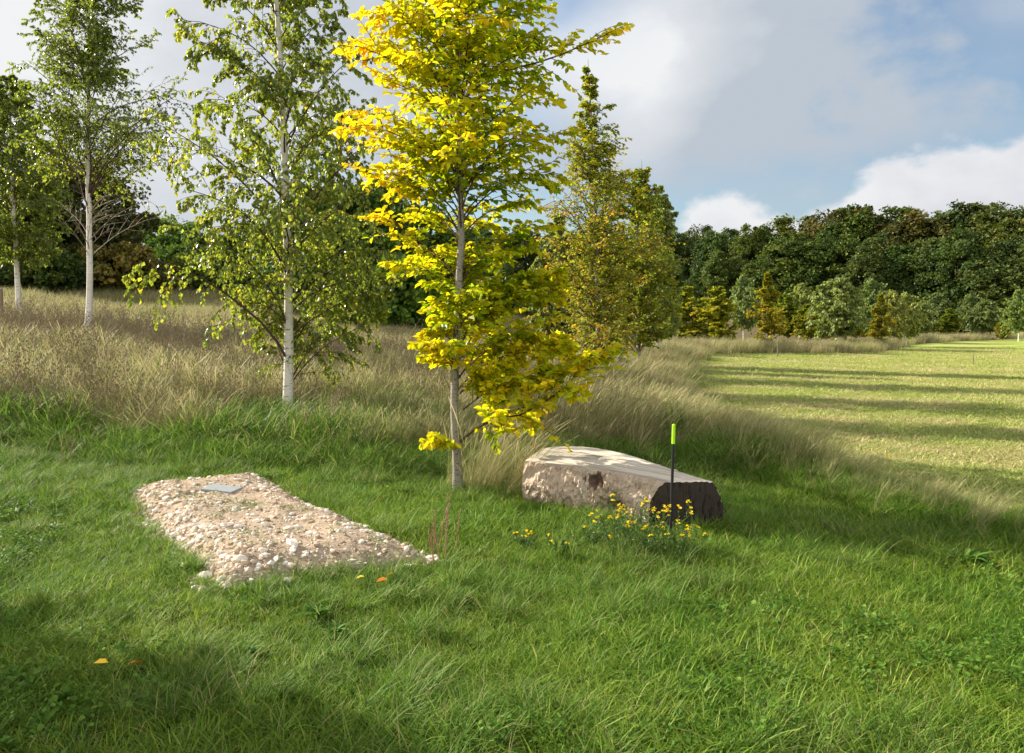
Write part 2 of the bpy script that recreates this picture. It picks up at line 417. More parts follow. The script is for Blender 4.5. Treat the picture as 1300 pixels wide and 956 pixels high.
g_field = blade_mat('field blade', [(0, (.22, .30, .055)), (.5, (.36, .43, .09)), (.8, (.50, .51, .15)), (1, (.5, .42, .2))],
                    [(0, (.27, .30, .07)), (.4, (.52, .46, .19)), (.8, (.68, .57, .31)), (1, (.28, .30, .09))], .5, trans=.3, thr=(.46, .60))
g_weed, nt, out = newmat('weed leaf')
gg = nt.nodes.new('ShaderNodeNewGeometry')
leaf_shader(nt, out, ramp(nt, gg.outputs['Random Per Island'], [(0, (.06, .14, .018)), (.6, (.11, .22, .026)), (1, (.18, .29, .045))]), .4, .55, .15)
g_stalk = simple('dead stalk', (.22, .17, .10), .9, .4, 30)

def srcs(prefix, lst, mat):
    return [mesh_np('%s_%02d' % (prefix, k), V, [Q], mat, link_it=False, smooth=False) for k, (V, Q) in enumerate(lst)]
rg = np.random.default_rng(21)
S_lawn = srcs('lawn_tuft', [blades(38, .10, .035, .11, .0052, .75, (.1, -.05), 4, rg, stiff=.4) for _ in range(5)], g_lawn)
S_rough = srcs('rough_tuft', [blades(34, .07, .10, .26, .0062, .8, (.25, -.08), 5, rg, stiff=.25) for _ in range(5)], g_rough)
S_dry = srcs('dry_tuft', [join([blades(34, .13, .35, .85, .0042, .45, (.42, -.12), 6, rg, stiff=.15), blades(10, .12, .6, 1.0, .0062, .3, (.45, -.1), 7, rg, stiff=.14, head=.7)]) for _ in range(6)], g_dry)
S_far = srcs('far_tuft', [blades(95, .55, .35, .85, .013, .4, (.4, -.1), 4, rg, stiff=.15) for _ in range(4)], g_dry)
S_field = srcs('stubble_tuft', [blades(60, .22, .02, .055, .0075, .9, (.15, 0), 3, rg, stiff=.6) for _ in range(4)], g_field)
def clover(rng):
    n = 46; a = rng.random(n) * 2 * PI; r = .11 * np.sqrt(rng.random(n)); z = rng.uniform(.01, .05, n)
    P = np.stack([r * np.cos(a), r * np.sin(a), z], -1); D = np.stack([np.cos(a), np.sin(a), rng.normal(.1, .25, n)], -1)
    V, Q, _ = leaves(P, D, np.array([[0, 0, 1.]]) + rng.normal(0, .3, (n, 3)), rng.uniform(.012, .026, n), .95, LEAF6); return V, Q
def rosette(rng, L=.16, n=13):
    out = []
    a = rng.random(n) * 2 * PI
    C = curve(np.zeros((n, 3)), a, rng.uniform(.3, 1.1, n), rng.uniform(-.5, .3, n), rng.uniform(.6, 1.1, n) * L, 6, .05, rng)
    s = np.linspace(0, 1, 6)[None]; ww = (L * .11) * np.sin(PI * (s * .9 + .08)) ** .8
    W = np.stack([-np.sin(a), np.cos(a), np.zeros(n)], -1)[:, None]
    V = np.stack([C - W * ww[..., None], C - [0, 0, .12 * L * .2], C + W * ww[..., None]], 2)
    b = (np.arange(n) * 18)[:, None] + (np.arange(5) * 3)[None]
    Q = np.concatenate([np.stack([b, b + 1, b + 4, b + 3], -1).reshape(-1, 4), np.stack([b + 1, b + 2, b + 5, b + 4], -1).reshape(-1, 4)])
    return V.reshape(-1, 3), Q
S_weed = srcs('weed', [clover(rg) for _ in range(4)] + [rosette(rg), rosette(rg, .2, 11)], g_weed)
def stalk(rng):
    n = 4; P = curve(rng.normal(0, .05, (n, 3)) * [1, 1, 0], rng.normal(-.2, .8, n), np.full(n, 1.4), rng.uniform(1.0, 1.3, n), rng.uniform(.5, .95, n), 7, .05, rng)
    V1 = tubes(P, np.linspace(.0028, .0014, 7)[None].repeat(n, 0), 3)
    k, _, _ = kids(P, 7, .5, .22, .6, 0, 0, 0, 3, .05, rng)
    V2 = tubes(k, np.full((len(k), 3), .0012), 3)
    e = k[:, -1]; B = e[:, None] + np.array([[0, 0, -.009], [0, 0, .0], [0, 0, .014]])[None]
    V3 = tubes(B, np.array([.002, .0085, .003])[None].repeat(len(e), 0), 5)
    return join([V1, V2, V3])
S_stalk = srcs('stalk', [stalk(rg) for _ in range(4)], g_stalk)

def rnd_area(n, x0, x1, y0, y1, rng):
    return rng.uniform(x0, x1, n), rng.uniform(y0, y1, n)
def place(name, xs, ys, src, s0, s1, label, rng, zrot=PI, tilt=.12, dz=0, sc=None):
    n = len(xs); z = H(xs, ys) + dz
    rot = np.stack([rng.normal(0, tilt, n), rng.normal(0, tilt, n), rng.uniform(-1, 1, n) * zrot], -1)
    scl = rng.uniform(s0, s1, n) * (1 if sc is None else sc)
    return scatter(name, np.stack([xs, ys, z], -1), rot, scl, rng.integers(0, len(src), n), src, label)

TREE_Y = (-.49, 7.1)
def infield(x, y): return x - field_edge(y)
# mown grass round the mound
xs, ys = rnd_area(64000, -7.5, 7.5, 2.0, 10.4, rg)
mound = quad_d(xs, ys, MQ); lg = quad_d(xs, ys, LQ)
k = (np.abs(xs) < .67 * ys + 1.0) & (mound > -.10 + .2 * vnoise(xs, ys, .16, 5)) & (lg > .02) & (infield(xs, ys) < .2 + .3 * rg.random(len(xs))) & (ys < long_edge(xs) + .5)
k &= rg.random(len(xs)) < np.interp(ys, [2, 4, 7, 10], [1, .9, .6, .5])
xs, ys = xs[k], ys[k]
pn = fbm(xs, ys, 1.1, 7)
place('lawn_grass', xs, ys, S_lawn, .75, 1.35, 'short green grass of the mown turf around the rubble mound', rg, sc=.42 + .95 * pn)
# rough clumps
xs, ys = rnd_area(30000, -7.5, 6, 2.6, 10.2, rg)
pn = fbm(xs, ys, .75, 2); mound = quad_d(xs, ys, MQ); lg = quad_d(xs, ys, LQ); td = np.hypot(xs - TREE_Y[0], ys - TREE_Y[1])
dl = long_edge(xs) - ys
pr = sstep(.55, .75, pn) * .42 + .5 * np.exp(-(mound / .10) ** 2) + .3 * np.exp(-(lg / .13) ** 2) + .6 * np.exp(-(td / .35) ** 2) + .55 * sstep(1.0, .2, dl) + .35 * sstep(2.4, .8, dl) * sstep(.45, .6, pn)
pr += .30 * np.exp(-((xs - .9) / .7) ** 2 - ((ys - 5.1) / .45) ** 2) + .6 * np.exp(-((xs - 3.0) / .6) ** 2) * sstep(6.2, 7.4, ys) * sstep(8.8, 8.0, ys) + .15 * sstep(-2, -5, xs) * sstep(5, 7, ys)
pr += .45 * sstep(-1.0, -.3, infield(xs, ys)) * (.3 + pn) * sstep(8.6, 7.6, ys)
k = (rg.random(len(xs)) < pr) & (np.abs(xs) < .67 * ys + 1.0) & (mound > -.07 + .2 * vnoise(xs, ys, .2, 5)) & (lg > .02) & (infield(xs, ys) < .1) & (dl > -.6)
xs, ys, dl = xs[k], ys[k], dl[k]
place('rough_grass', xs, ys, S_rough, .55, 1.1, 'longer dark green grass in clumps at the edges of the mown turf', rg, zrot=2.4, sc=.75 + .75 * sstep(1.4, .2, dl))
# clover and other low weeds
xs, ys = rnd_area(9000, -5, 6, 2.2, 8.5, rg)
pn = fbm(xs, ys, 1.3, 12); mound = quad_d(xs, ys, MQ)
pr = sstep(.58, .72, pn) * .35 + .55 * sstep(1.5, 3, xs) * sstep(4.6, 3.2, ys) + .3 * sstep(-1, -2.5, xs) * sstep(4.4, 3.4, ys)
k = (rg.random(len(xs)) < pr) & (mound > .03) & (np.abs(xs) < .67 * ys + 1) & (quad_d(xs, ys, LQ) > .05) & (infield(xs, ys) < 0)
xs, ys = xs[k], ys[k]
o = place('low_weeds', xs, ys, S_weed[:4] + srcs('leafy', [rosette(rg, .085, 10)], g_weed), .7, 1.4, 'low clover and broad leaved weeds in the mown turf', rg, dz=.02, tilt=.2)
# long dry meadow grass
def longmask(x, y):
    ok = (y > long_edge(x)) & (infield(x, y) < 0)
    return ok
xs, ys = rnd_area(27000, -13, 4.5, 8.4, 17, rg)
j = rg.normal(0, .12, len(xs))
k = longmask(xs, ys + j) & (np.abs(xs) < .67 * ys + 1.5) & (rg.random(len(xs)) < .62)
xs, ys = xs[k], ys[k]
sc = np.clip(.42 + .30 * sstep(0, .8, xs) + (.34 - .2 * sstep(0, .8, xs)) * sstep(-.1, 1.4, ys - long_edge(xs)) + 1.0 * (fbm(xs, ys, .9, 5) - .5), .25, 1.35) * (1 - .5 * sstep(-1.6, -.1, infield(xs, ys)))
sc = sc * (1 - .55 * np.exp(-((xs + 3.0) / .8) ** 2 - ((ys - 10.1) / 1.0) ** 2))
place('meadow_grass', xs, ys, S_dry, .7, 1.1, 'tall wind blown straw coloured meadow grass behind the mound', rg, zrot=.8 + 2.3 * sstep(-.5, -3, xs), tilt=.16, sc=sc)
xs, ys = rnd_area(9000, -13, 3.5, 8.6, 17, rg)
k = longmask(xs, ys) & (np.abs(xs) < .67 * ys + 1.5) & (fbm(xs, ys, 1.2, 9) > .50 + .2 * sstep(-2.5, -.5, xs))
xs, ys = xs[k], ys[k]
place('meadow_undergrowth', xs, ys, S_rough, 1.6, 2.9, 'green grass growing up through the dry meadow', rg, zrot=1.2)
xs, ys = rnd_area(2400, -14, 1.5, 9.2, 22, rg)
k = longmask(xs, ys) & (np.abs(xs) < .67 * ys + 1.5) & (fbm(xs, ys, 2.2, 15) + .25 * sstep(0, -6, xs) > .58)
xs, ys = xs[k], ys[k]
place('seed_head_stalks', xs, ys, S_stalk, .75, 1.35, 'brown seed heads on thin dead stalks in the meadow', rg, zrot=PI, tilt=.12)
# edge strip: thin dry grass leaning over the field's edge
ys = 9.4 - 4.0 * rg.random(420) ** 1.5; xs = field_edge(ys) + rg.normal(-.35, .28, len(ys))
sc = .26 + .26 * sstep(6.6, 8.6, ys)
place('edge_grass', xs, ys, S_dry, .8, 1.15, 'thin dry grass leaning over the edge of the mown field', rg, zrot=.7, sc=sc)
# dry tussock by the yellow tree
n = 26; xs = -.12 + rg.normal(0, .2, n); ys = 7.35 + rg.normal(0, .16, n)
place('tussock_grass', xs, ys, S_dry, .5, .95, 'dry brown grass tussock right of the yellow tree trunk', rg, zrot=1.3)
# far meadow
def farmask(x, y):
    yb = np.interp(x, [5.9, 6.7, 12, 16.5, 25, 41, 60], [28, 32, 35.5, 36.5, 50, 65, 90])
    left = (x < field_edge(y)) & (y < 29)
    left2 = (x < 7) & (y >= 29) & ~((y > 33) & (y < 36.5))
    band = (x >= 6) & (y > yb) & (y < yb + 3.5 + 2 * vnoise(x, y, 5))
    return (y > 15.5) & (left | left2 | band) & (y < 75)
xs, ys = rnd_area(90000, -50, 50, 15.5, 75, rg)
k = farmask(xs, ys) & (np.abs(xs) < .67 * ys + 2)
k &= rg.random(len(xs)) < np.interp(ys, [15, 25, 40, 75], [1, .75, .5, .4])
xs, ys = xs[k], ys[k]
sc = .72 + .8 * (fbm(xs, ys, 3.5, 6) - .5)
place('far_meadow_grass', xs, ys, S_far, .75, 1.1, 'tall dry grass on the rising meadow and along the far side of the field', rg, zrot=.8 + 2 * sstep(0, -6, xs), sc=sc)
# mown field
a = rg.random(90000); ys = 5 * (45 / 5) ** a; xs = rg.uniform(-1, 1, len(ys)) * (.68 * ys + 1)
k = (infield(xs, ys) > -.05)
xs, ys = xs[k], ys[k]
place('field_grass', xs, ys, S_field, .8, 1.5, 'close mown yellow green stubble of the open field', rg, tilt=.05, sc=np.interp(ys, [5, 12, 45], [.8, 1.3, 2.2]))
# ============================================================ TREE MATERIALS
def birch_bark():
    m, nt, out = newmat('white birch bark')
    p = opos(nt, (1, 1, 1)); n1 = noise(nt, opos(nt, (5, 5, 26)), 1, 5, .7); n2 = noise(nt, opos(nt, (2, 2, 3.0)), 1.5, 4, .6)
    n3 = noise(nt, opos(nt, (12, 12, 70)), 1, 3, .6)
    base = mixc(nt, n2, (.52, .46, .39), (.84, .80, .74))
    dk = ramp(nt, n1, [(.60, (0, 0, 0)), (.66, (1, 1, 1))]); dk2 = ramp(nt, n3, [(.62, (0, 0, 0)), (.68, (.8, .8, .8))])
    c = mixc(nt, dk, base, (.07, .055, .045)); c = mixc(nt, dk2, c, (.16, .12, .09))
    principled(nt, out, c, .65, .3, n1, .4, .01); return m
def grey_bark(name, a, b):
    m, nt, out = newmat(name)
    n1 = noise(nt, opos(nt, (9, 9, 4)), 1.2, 6, .65); n2 = noise(nt, opos(nt, (30, 30, 90)), 1, 3)
    c = mixc(nt, n1, a, b); c = mixc(nt, ramp(nt, n2, [(.56, (0, 0, 0)), (.66, (1, 1, 1))]), c, tuple(v * .45 for v in a))
    c = mixc(nt, ramp(nt, noise(nt, opos(nt), 3.5, 3), [(.6, (0, 0, 0)), (.7, (.6, .6, .6))]), c, (.16, .19, .10))
    principled(nt, out, c, .8, .2, n1, .5, .01); return m
M_birch = birch_bark()
M_grey = grey_bark('smooth grey bark', (.15, .13, .10), (.40, .365, .31))
M_brown = grey_bark('brown bark', (.06, .045, .03), (.16, .12, .085))
M_twig = simple('twig bark', (.085, .05, .032), .8, .3, 30)
L_yel = leaf_mat('autumn yellow leaf', [(0, (.08, .17, .012)), (.25, (.27, .39, .012)), (.5, (.57, .54, .012)), (.75, (.80, .60, .015)), (1, (.80, .40, .02))], .28, .62, .42, .3)
L_birch = leaf_mat('birch leaf', [(0, (.12, .18, .03)), (.5, (.23, .29, .042)), (.8, (.40, .43, .055)), (1, (.62, .50, .05))], .3, .55, .3, .6)
L_horn = leaf_mat('hornbeam leaf', [(0, (.13, .19, .024)), (.45, (.26, .32, .035)), (.75, (.38, .33, .032)), (1, (.58, .30, .035))], .28, .55, .45, .3)
L_farbirch = leaf_mat('young birch leaf', [(0, (.15, .20, .05)), (.6, (.25, .30, .08)), (1, (.40, .41, .12))], .3, .45, .5, .4, True)
L_farhorn = leaf_mat('young hornbeam leaf', [(0, (.12, .18, .02)), (.5, (.25, .29, .028)), (.8, (.40, .38, .035)), (1, (.48, .33, .04))], .3, .5, .5, .3, True)
L_wood = leaf_mat('woodland leaf', [(0, (.035, .06, .014)), (.5, (.075, .11, .022)), (.85, (.14, .16, .034)), (1, (.18, .13, .04))], .35, .3, .6, .25, True)

# ============================================================ TREE BUILDER
def trunk_path(pts, H_, K=26, wig=.012, rng=R):
    pts = np.array(pts, float); z = np.linspace(0, H_, K)
    x = np.interp(z, pts[:, 2], pts[:, 0]); y = np.interp(z, pts[:, 2], pts[:, 1])
    j = np.cumsum(rng.normal(0, wig, (K, 2)), 0) * .5; j -= j[0]
    return np.stack([x + j[:, 0], y + j[:, 1], z - .08 * (np.arange(K) == 0)], -1)
def build_tree(rng, Ht, r0, pts, prof, nprim, zr, el=(.9, .25), kid=(9, .5, .75, .8, .3), twig=None, leaf=(7, .085, .6), shape=LEAF6,
               hang=.3, tint=None, extra=None, gold=2.39996, tw=.0026, limbs=None, wig=.06, skip=0, lv=(.72, 1.08), zp=1.0, exk=0, clear=None, brk=.0085):
    tp = trunk_path(pts, Ht, rng=rng)
    tr = r0 * (1 - tp[:, 2] / Ht) ** .8 + .004; tr[0] *= 1.5; tr[1] *= 1.08
    prof = np.array(prof, float)
    zt = zr[0] + (zr[1] - zr[0]) * rng.random(nprim) ** zp; zt.sort()
    if skip: zt = zt[rng.random(nprim) > skip]
    n = len(zt); az = (np.arange(n) * gold + rng.normal(0, .35, n))
    Lr = np.interp(zt, prof[:, 0], prof[:, 2]); Ll = np.interp(zt, prof[:, 0], prof[:, 1])
    c = np.cos(az); L = ((Lr + Ll) / 2 + c * (Lr - Ll) / 2) * rng.uniform(lv[0], lv[1], n) * 1.12
    e0 = el[0] + rng.normal(0, .1, n); e1 = el[1] + rng.normal(0, .12, n)
    za = np.clip(zt - L * np.sin((e0 + e1) / 2) * .8, zr[0] * .45, None)
    p0 = np.stack([np.interp(za, tp[:, 2], tp[:, 0]), np.interp(za, tp[:, 2], tp[:, 1]), za], -1)
    if clear:
        kk = ~((zt > clear[0]) & (zt < clear[1]) & (np.sin(az) < clear[2])); zt, az, e0, e1, L, p0 = zt[kk], az[kk], e0[kk], e1[kk], L[kk], p0[kk]
    P = curve(p0, az, e0, e1, L, 8, wig, rng)
    if extra is not None:
        ex = []
        for e in extra:
            e = np.array(e); s = np.linspace(0, 1, len(e)); q = np.linspace(0, 1, 8)
            ex.append(np.stack([np.interp(q, s, e[:, a]) for a in range(3)], -1))
        P = np.concatenate([np.array(ex), P])
    rp = np.clip(lens(P) * brk, .004, r0 * .5)
    wood = [tubes(P, rp[:, None] * np.linspace(1, .25, 8)[None], 5)]
    K1, i1, s1 = kids(P, kid[0], .15, kid[1], kid[2], kid[3], .05, kid[4], 6, wig, rng)
    wood.append(tubes(K1, np.linspace(tw * 1.6, tw * .6, 6)[None].repeat(len(K1), 0), 3))
    last = K1
    if exk:
        Ke, _, _ = kids(P[:4], exk, .12, .34, .85, .35, .25, .2, 6, wig, rng)
        Kf, _, _ = kids(Ke, 4, .3, .5, .7, .5, 0, .1, 6, wig, rng)
        Ke = np.concatenate([Ke, Kf]); K1 = last = np.concatenate([K1, Ke]); wood.append(tubes(Ke, np.linspace(tw * 1.4, tw * .5, 6)[None].repeat(len(Ke), 0), 3))
    if twig:
        K2, i2, s2 = kids(K1, twig[0], .2, twig[1], twig[2], twig[3], 0, twig[4], 5, wig, rng)
        wood.append(tubes(K2, np.linspace(tw, tw * .5, 5)[None].repeat(len(K2), 0), 3)); last = np.concatenate([resamp(K1, 5), K2])
    last = np.concatenate([resamp(last, 5), resamp_part(P, .45, 5)])
    nl = leaf[0]; Nc = len(last); i = np.repeat(np.arange(Nc), nl)
    s = (np.tile(np.arange(nl), Nc) + rng.random(Nc * nl)) / nl; s = .12 + .88 * s
    p, t_ = sample(last, i, s)
    side = norm(np.cross(t_, [0, 0, 1.]) + 1e-5) * np.where(np.arange(len(i)) % 2 == 0, 1, -1)[:, None]
    D = norm(t_ * rng.uniform(.3, .9, (len(i), 1)) + side * rng.uniform(.4, 1, (len(i), 1)) + rng.normal(0, .25, (len(i), 3)))
    D = norm(D * (1 - hang) + np.array([0, 0, -1.]) * hang * rng.uniform(.4, 1.5, (len(i), 1)))
    Nn = np.array([[0, 0, 1.]]) + rng.normal(0, .35 + hang, (len(i), 3))
    size = leaf[1] * rng.uniform(.65, 1.15, len(i))
    LV, LQ_, nf = leaves(p, D, Nn, size, leaf[2], shape)
    tn = np.clip(tint(p, i, rng) if tint else rng.random(len(p)), 0, 1)
    return tubes(tp[None], tr[None], 10), join(wood), (LV, LQ_, np.repeat(tn, nf)), tp
def resamp(C, K):
    q = np.linspace(0, C.shape[1] - 1.0001, K); k = q.astype(int); f = (q - k)[None, :, None]
    return C[:, k] * (1 - f) + C[:, k + 1] * f
def resamp_part(C, s0, K):
    q = np.linspace(s0 * (C.shape[1] - 1), C.shape[1] - 1.0001, K); k = q.astype(int); f = (q - k)[None, :, None]
    return C[:, k] * (1 - f) + C[:, k + 1] * f
def tree_thing(name, label, loc, data, m_trunk, m_leaf, group=None, m_br=None):
    t = thing(name, label, 'tree', loc, group)
    (tv, tq), (bv, bq), (lv, lq, tn), _ = data
    mesh_np('trunk', tv, [tq], m_trunk, t, smooth=True)
    mesh_np('branches', bv, [bq], m_br or M_twig, t, smooth=True)
    mesh_np('crown', lv, [lq], m_leaf, t, fattr={'tint': tn})
    return t
def copy_thing(o, loc, rz=0, s=1, label=None, color=None, group=None, sz=None):
    c = o.copy(); COL.objects.link(c); c.location = loc; c.rotation_euler = (0, 0, rz); c.scale = (s, s, sz or s)
    if label: c['label'] = label
    if group: c['group'] = group
    for ch in o.children:
        d = ch.copy(); COL.objects.link(d); d.parent = c
        if color: d.color = (*color, 1)
    return c

# ---- the yellow tree
rt = np.random.default_rng(3)
BX, BY = -.478, 7.1; BZ = hz(BX, BY)
def Lc(u, v, Y):
    p = at(u, v, Y); return [p[0] - BX, p[1] - BY, p[2] - BZ]
tr_pts = [Lc(u, v, BY) for u, v in ((582, 634), (578, 540), (581, 440), (585, 380), (588, 300), (585, 200), (582, 100), (582, 0))] + [[.0, 0, 6.4]]
bough = [Lc(u, v, Y) for u, v, Y in ((583, 562, 7.1), (602, 546, 7.02), (628, 532, 6.95), (660, 527, 6.9), (690, 512, 6.85), (716, 492, 6.8), (738, 470, 6.75), (753, 452, 6.7))]
bough2 = [Lc(u, v, Y) for u, v, Y in ((581, 572, 7.1), (570, 562, 7.0), (556, 556, 6.9), (548, 560, 6.85))]
bough3 = [Lc(u, v, Y) for u, v, Y in ((584, 500, 7.1), (610, 470, 7.2), (640, 450, 7.25), (675, 440, 7.3), (710, 442, 7.3))]
bough4 = [Lc(u, v, Y) for u, v, Y in ((584, 480, 7.1), (572, 452, 7.0), (552, 438, 6.95), (535, 436, 6.9))]
bough5 = [Lc(u, v, Y) for u, v, Y in ((584, 100, 7.1), (640, 90, 7.0), (700, 75, 6.95), (745, 55, 6.9), (776, 42, 6.9))]
bough6 = [Lc(u, v, Y) for u, v, Y in ((588, 520, 7.1), (620, 495, 7.0), (650, 480, 6.9), (690, 478, 6.9))]
bough7 = [Lc(u, v, Y) for u, v, Y in ((586, 430, 7.1), (620, 392, 7.2), (660, 372, 7.2), (712, 364, 7.3))]
prof = [(.6, .15, .35), (1.1, .25, .75), (1.45, .35, 1.0), (1.75, .42, .78), (2.05, .72, .78), (2.3, .9, .88), (2.7, 1.0, .92), (3.05, 1.0, .98), (3.75, 1.1, 1.02), (4.45, .98, .95), (5.4, .6, .6), (6.3, .15, .15)]
def ytint(p, i, rng):
    r = np.hypot(p[:, 0], p[:, 1]) / 1.1; br = np.random.default_rng(8).random(i.max() + 1)[i]
    low = sstep(1.9, 1.3, p[:, 2])
    return .24 + .40 * r + .26 * (br - .5) - .10 * sstep(.1, -.8, -p[:, 0]) + .12 * sstep(0, 1, -p[:, 0]) + low * (.24 - .28 * r) + rng.normal(0, .09, len(p))
data = build_tree(rt, 6.4, .037, tr_pts, prof, 135, (1.2, 6.2), (.95, .12), (14, .55, .75, .72, .35), None, (11, .079, .62), LEAF6, .22, ytint,
                  [bough, bough3, bough6, bough7, bough5, bough2, bough4], exk=22, clear=(1.75, 2.6, -.3))
tree_thing('hornbeam_tree', 'young slender tree with bright yellow and lime autumn leaves beside the log bench', (BX, BY, BZ), data, M_grey, L_yel)

# ---- middle birch
rt = np.random.default_rng(14)
b = at(367, 545, 10.9); bz = hz(b[0], b[1])
def lc(u, v, Y, b0, z0):
    p = at(u, v, Y); return [p[0] - b0[0], p[1] - b0[1], p[2] - z0]
tp_ = [lc(u, v, 10.9, b, bz) for u, v in ((366, 550), (368, 440), (364, 330), (361, 200), (355, 80), (350, 0))] + [[-.15, 0, 8.6]]
prof = [(.7, 1.5, .5), (1.3, 1.75, 1.25), (2.0, 1.95, 1.75), (2.9, 2.05, 1.95), (4.0, 1.8, 1.7), (5.2, 1.55, 1.35), (6.4, 1.35, 1.1), (7.6, .8, .7), (8.5, .1, .1)]
def btint(p, i, rng):
    br = np.random.default_rng(4).random(i.max() + 1)[i]
    return .42 + .35 * (br - .5) + .14 * sstep(0, -2.2, p[:, 0]) + rng.normal(0, .17, len(p)) + .5 * (rng.random(len(p)) < .04)
data = build_tree(rt, 8.6, .068, tp_, prof, 80, (1.25, 8.4), (.95, .25), (13, .5, .8, .25, .7), (5, .55, .75, .1, 1.1), (7, .063, .85), LEAF4, .6, btint, tw=.003, lv=(.5, 1.1), wig=.08, clear=(0, 2.0, -.1))
tree_thing('birch_tree', 'middle birch with white trunk and loose green leaves, behind the rubble mound', (b[0], b[1], bz), data, M_birch, L_birch)
# ---- left birch
rt = np.random.default_rng(6)
b = at(111, 432, 19.0); bz = hz(b[0], b[1])
tp_ = [lc(u, v, 19, b, bz) for u, v in ((109, 436), (113, 400), (114, 330), (111, 230), (112, 100), (112, 0))] + [[.05, 0, 9.7]]
prof = [(2.4, .9, 1.2), (3.4, 1.2, 2.0), (4.2, 1.4, 2.2), (5.2, 1.8, 2.2), (6.2, 1.65, 1.8), (7.2, 1.4, 1.3), (8.2, 1.1, 1.1), (9.6, .2, .2)]
def b2tint(p, i, rng): return .32 + rng.normal(0, .14, len(p)) + .2 * sstep(5.5, 4, p[:, 2])
data = build_tree(rt, 9.7, .076, tp_, prof, 76, (4.2, 9.5), (1.0, .5), (12, .55, .75, .2, .4), (5, .55, .8, .1, .6), (7, .064, .85), LEAF4, .55, b2tint, tw=.0045, lv=(.5, 1.35), wig=.09)
t2 = tree_thing('birch_tree', 'left birch with a bare curved white trunk and dense high crown', (b[0], b[1], bz), data, M_birch, L_birch)
n = 16; az = rt.uniform(0, 2 * PI, n); az[:4] = rt.uniform(-.4, .4, 4); za = rt.uniform(1.9, 4.2, n)
Pb = curve(np.stack([np.interp(za, data[3][:, 2], data[3][:, 0]), 0 * za, za], -1), az, np.full(n, .75), np.full(n, .35), rt.uniform(.6, 1.9, n), 8, .06, rt)
Kb, _, _ = kids(Pb, 7, .3, .45, .6, .3, .1, .1, 5, .06, rt)
V_, Q_ = join([tubes(Pb, np.linspace(.011, .004, 8)[None].repeat(n, 0), 4), tubes(Kb, np.linspace(.006, .002, 5)[None].repeat(len(Kb), 0), 3)])
mesh_np('bare_twigs', V_, [Q_], simple('pale twig', (.30, .24, .19), .8, .3, 20), t2, smooth=True)
# ---- far left birch
rt = np.random.default_rng(7)
b = at(25, 400, 24.0); bz = hz(b[0], b[1])
prof = [(1.8, .8, 1.0), (3, 1.2, 1.5), (4.4, 1.7, 1.8), (5.8, 1.2, 1.2), (7.0, .8, .7), (7.6, .1, .1)]
data = build_tree(rt, 7.7, .08, [[0, 0, 0], [-.06, 0, 2], [-.1, 0, 7.7]], prof, 70, (2.0, 7.5), (.95, .2), (12, .55, .75, .2, .5), (5, .55, .8, .1, .7), (8, .082, .85), LEAF4, .6,
                  lambda p, i, r: .35 + r.normal(0, .18, len(p)), tw=.005)
tree_thing('birch_tree', 'birch at the left edge of the view, its lower crown hiding dark bushes', (b[0], b[1], bz), data, M_birch, L_birch)
# ---- the tall pointed hornbeam in the middle distance
rt = np.random.default_rng(9)
b = at(762, 475, 17.0); bz = hz(b[0], b[1])
prof = [(.5, .7, .7), (1.2, 1.4, 1.2), (2.2, 1.6, 1.35), (3.2, 1.5, 1.5), (4.4, 1.15, 1.35), (5.05, .8, 1.05), (5.6, .5, .65), (6.2, .28, .38), (6.9, .1, .1)]
def htint(p, i, rng):
    r = np.hypot(p[:, 0], p[:, 1]); return .34 + .30 * r / 1.1 + rng.normal(0, .16, len(p)) + .35 * (rng.random(len(p)) < .12)
data = build_tree(rt, 7.05, .07, [[0, 0, 0], [-.05, 0, 3], [-.22, 0, 7.05]], prof, 165, (.6, 6.85), (1.05, .35), (13, .55, .75, .3, .35), None, (9, .085, .65), LEAF4, .3, htint, tw=.004, lv=(.35, 1.2), zp=1.35, wig=.1)
tree_thing('hornbeam_tree', 'tall pointed olive green hornbeam with browning leaf tips, behind the log bench', (b[0], b[1], bz), data, M_grey, L_horn)
rt = np.random.default_rng(10)
b = at(812, 440, 21.0); bz = hz(b[0], b[1])
prof = [(.8, 1.2, 1.0), (2, 1.8, 1.3), (3.4, 1.7, 1.1), (4.6, 1.1, .7), (5.6, .4, .3)]
data = build_tree(rt, 5.7, .06, [[0, 0, 0], [-.1, 0, 3], [.05, 0, 5.7]], prof, 110, (1.0, 5.5), (1.05, .5), (11, .55, .75, .3, .4), None, (10, .105, .66), LEAF4, .35,
                  lambda p, i, r: .42 + r.normal(0, .2, len(p)), tw=.005, lv=(.3, 1.2), wig=.1)
tree_thing('hornbeam_tree', 'shorter brown tinged hornbeam between the tall pointed one and the grey green birch', (b[0], b[1], bz), data, M_grey, L_horn)
rt = np.random.default_rng(12)
b = at(838, 430, 26.0); bz = hz(b[0], b[1])
prof = [(.7, .9, .6), (2, 1.4, .75), (3.4, 1.3, .7), (4.6, .9, .6), (5.6, .3, .2)]
data = build_tree(rt, 5.8, .065, [[0, 0, 0], [-.1, 0, 3], [-.1, 0, 5.8]], prof, 100, (.9, 5.6), (1.0, .2), (10, .5, .7, .4, .6), (3, .5, .7, .1, .8), (8, .12, .85), LEAF4, .6,
                  lambda p, i, r: .5 + r.normal(0, .2, len(p)), tw=.006)
tree_thing('birch_tree', 'grey green birch beside the field corner, right of the tall pointed hornbeam', (b[0], b[1], bz), data, M_birch, L_farbirch)
b = at(705, 430, 25.0); bz = hz(b[0], b[1])
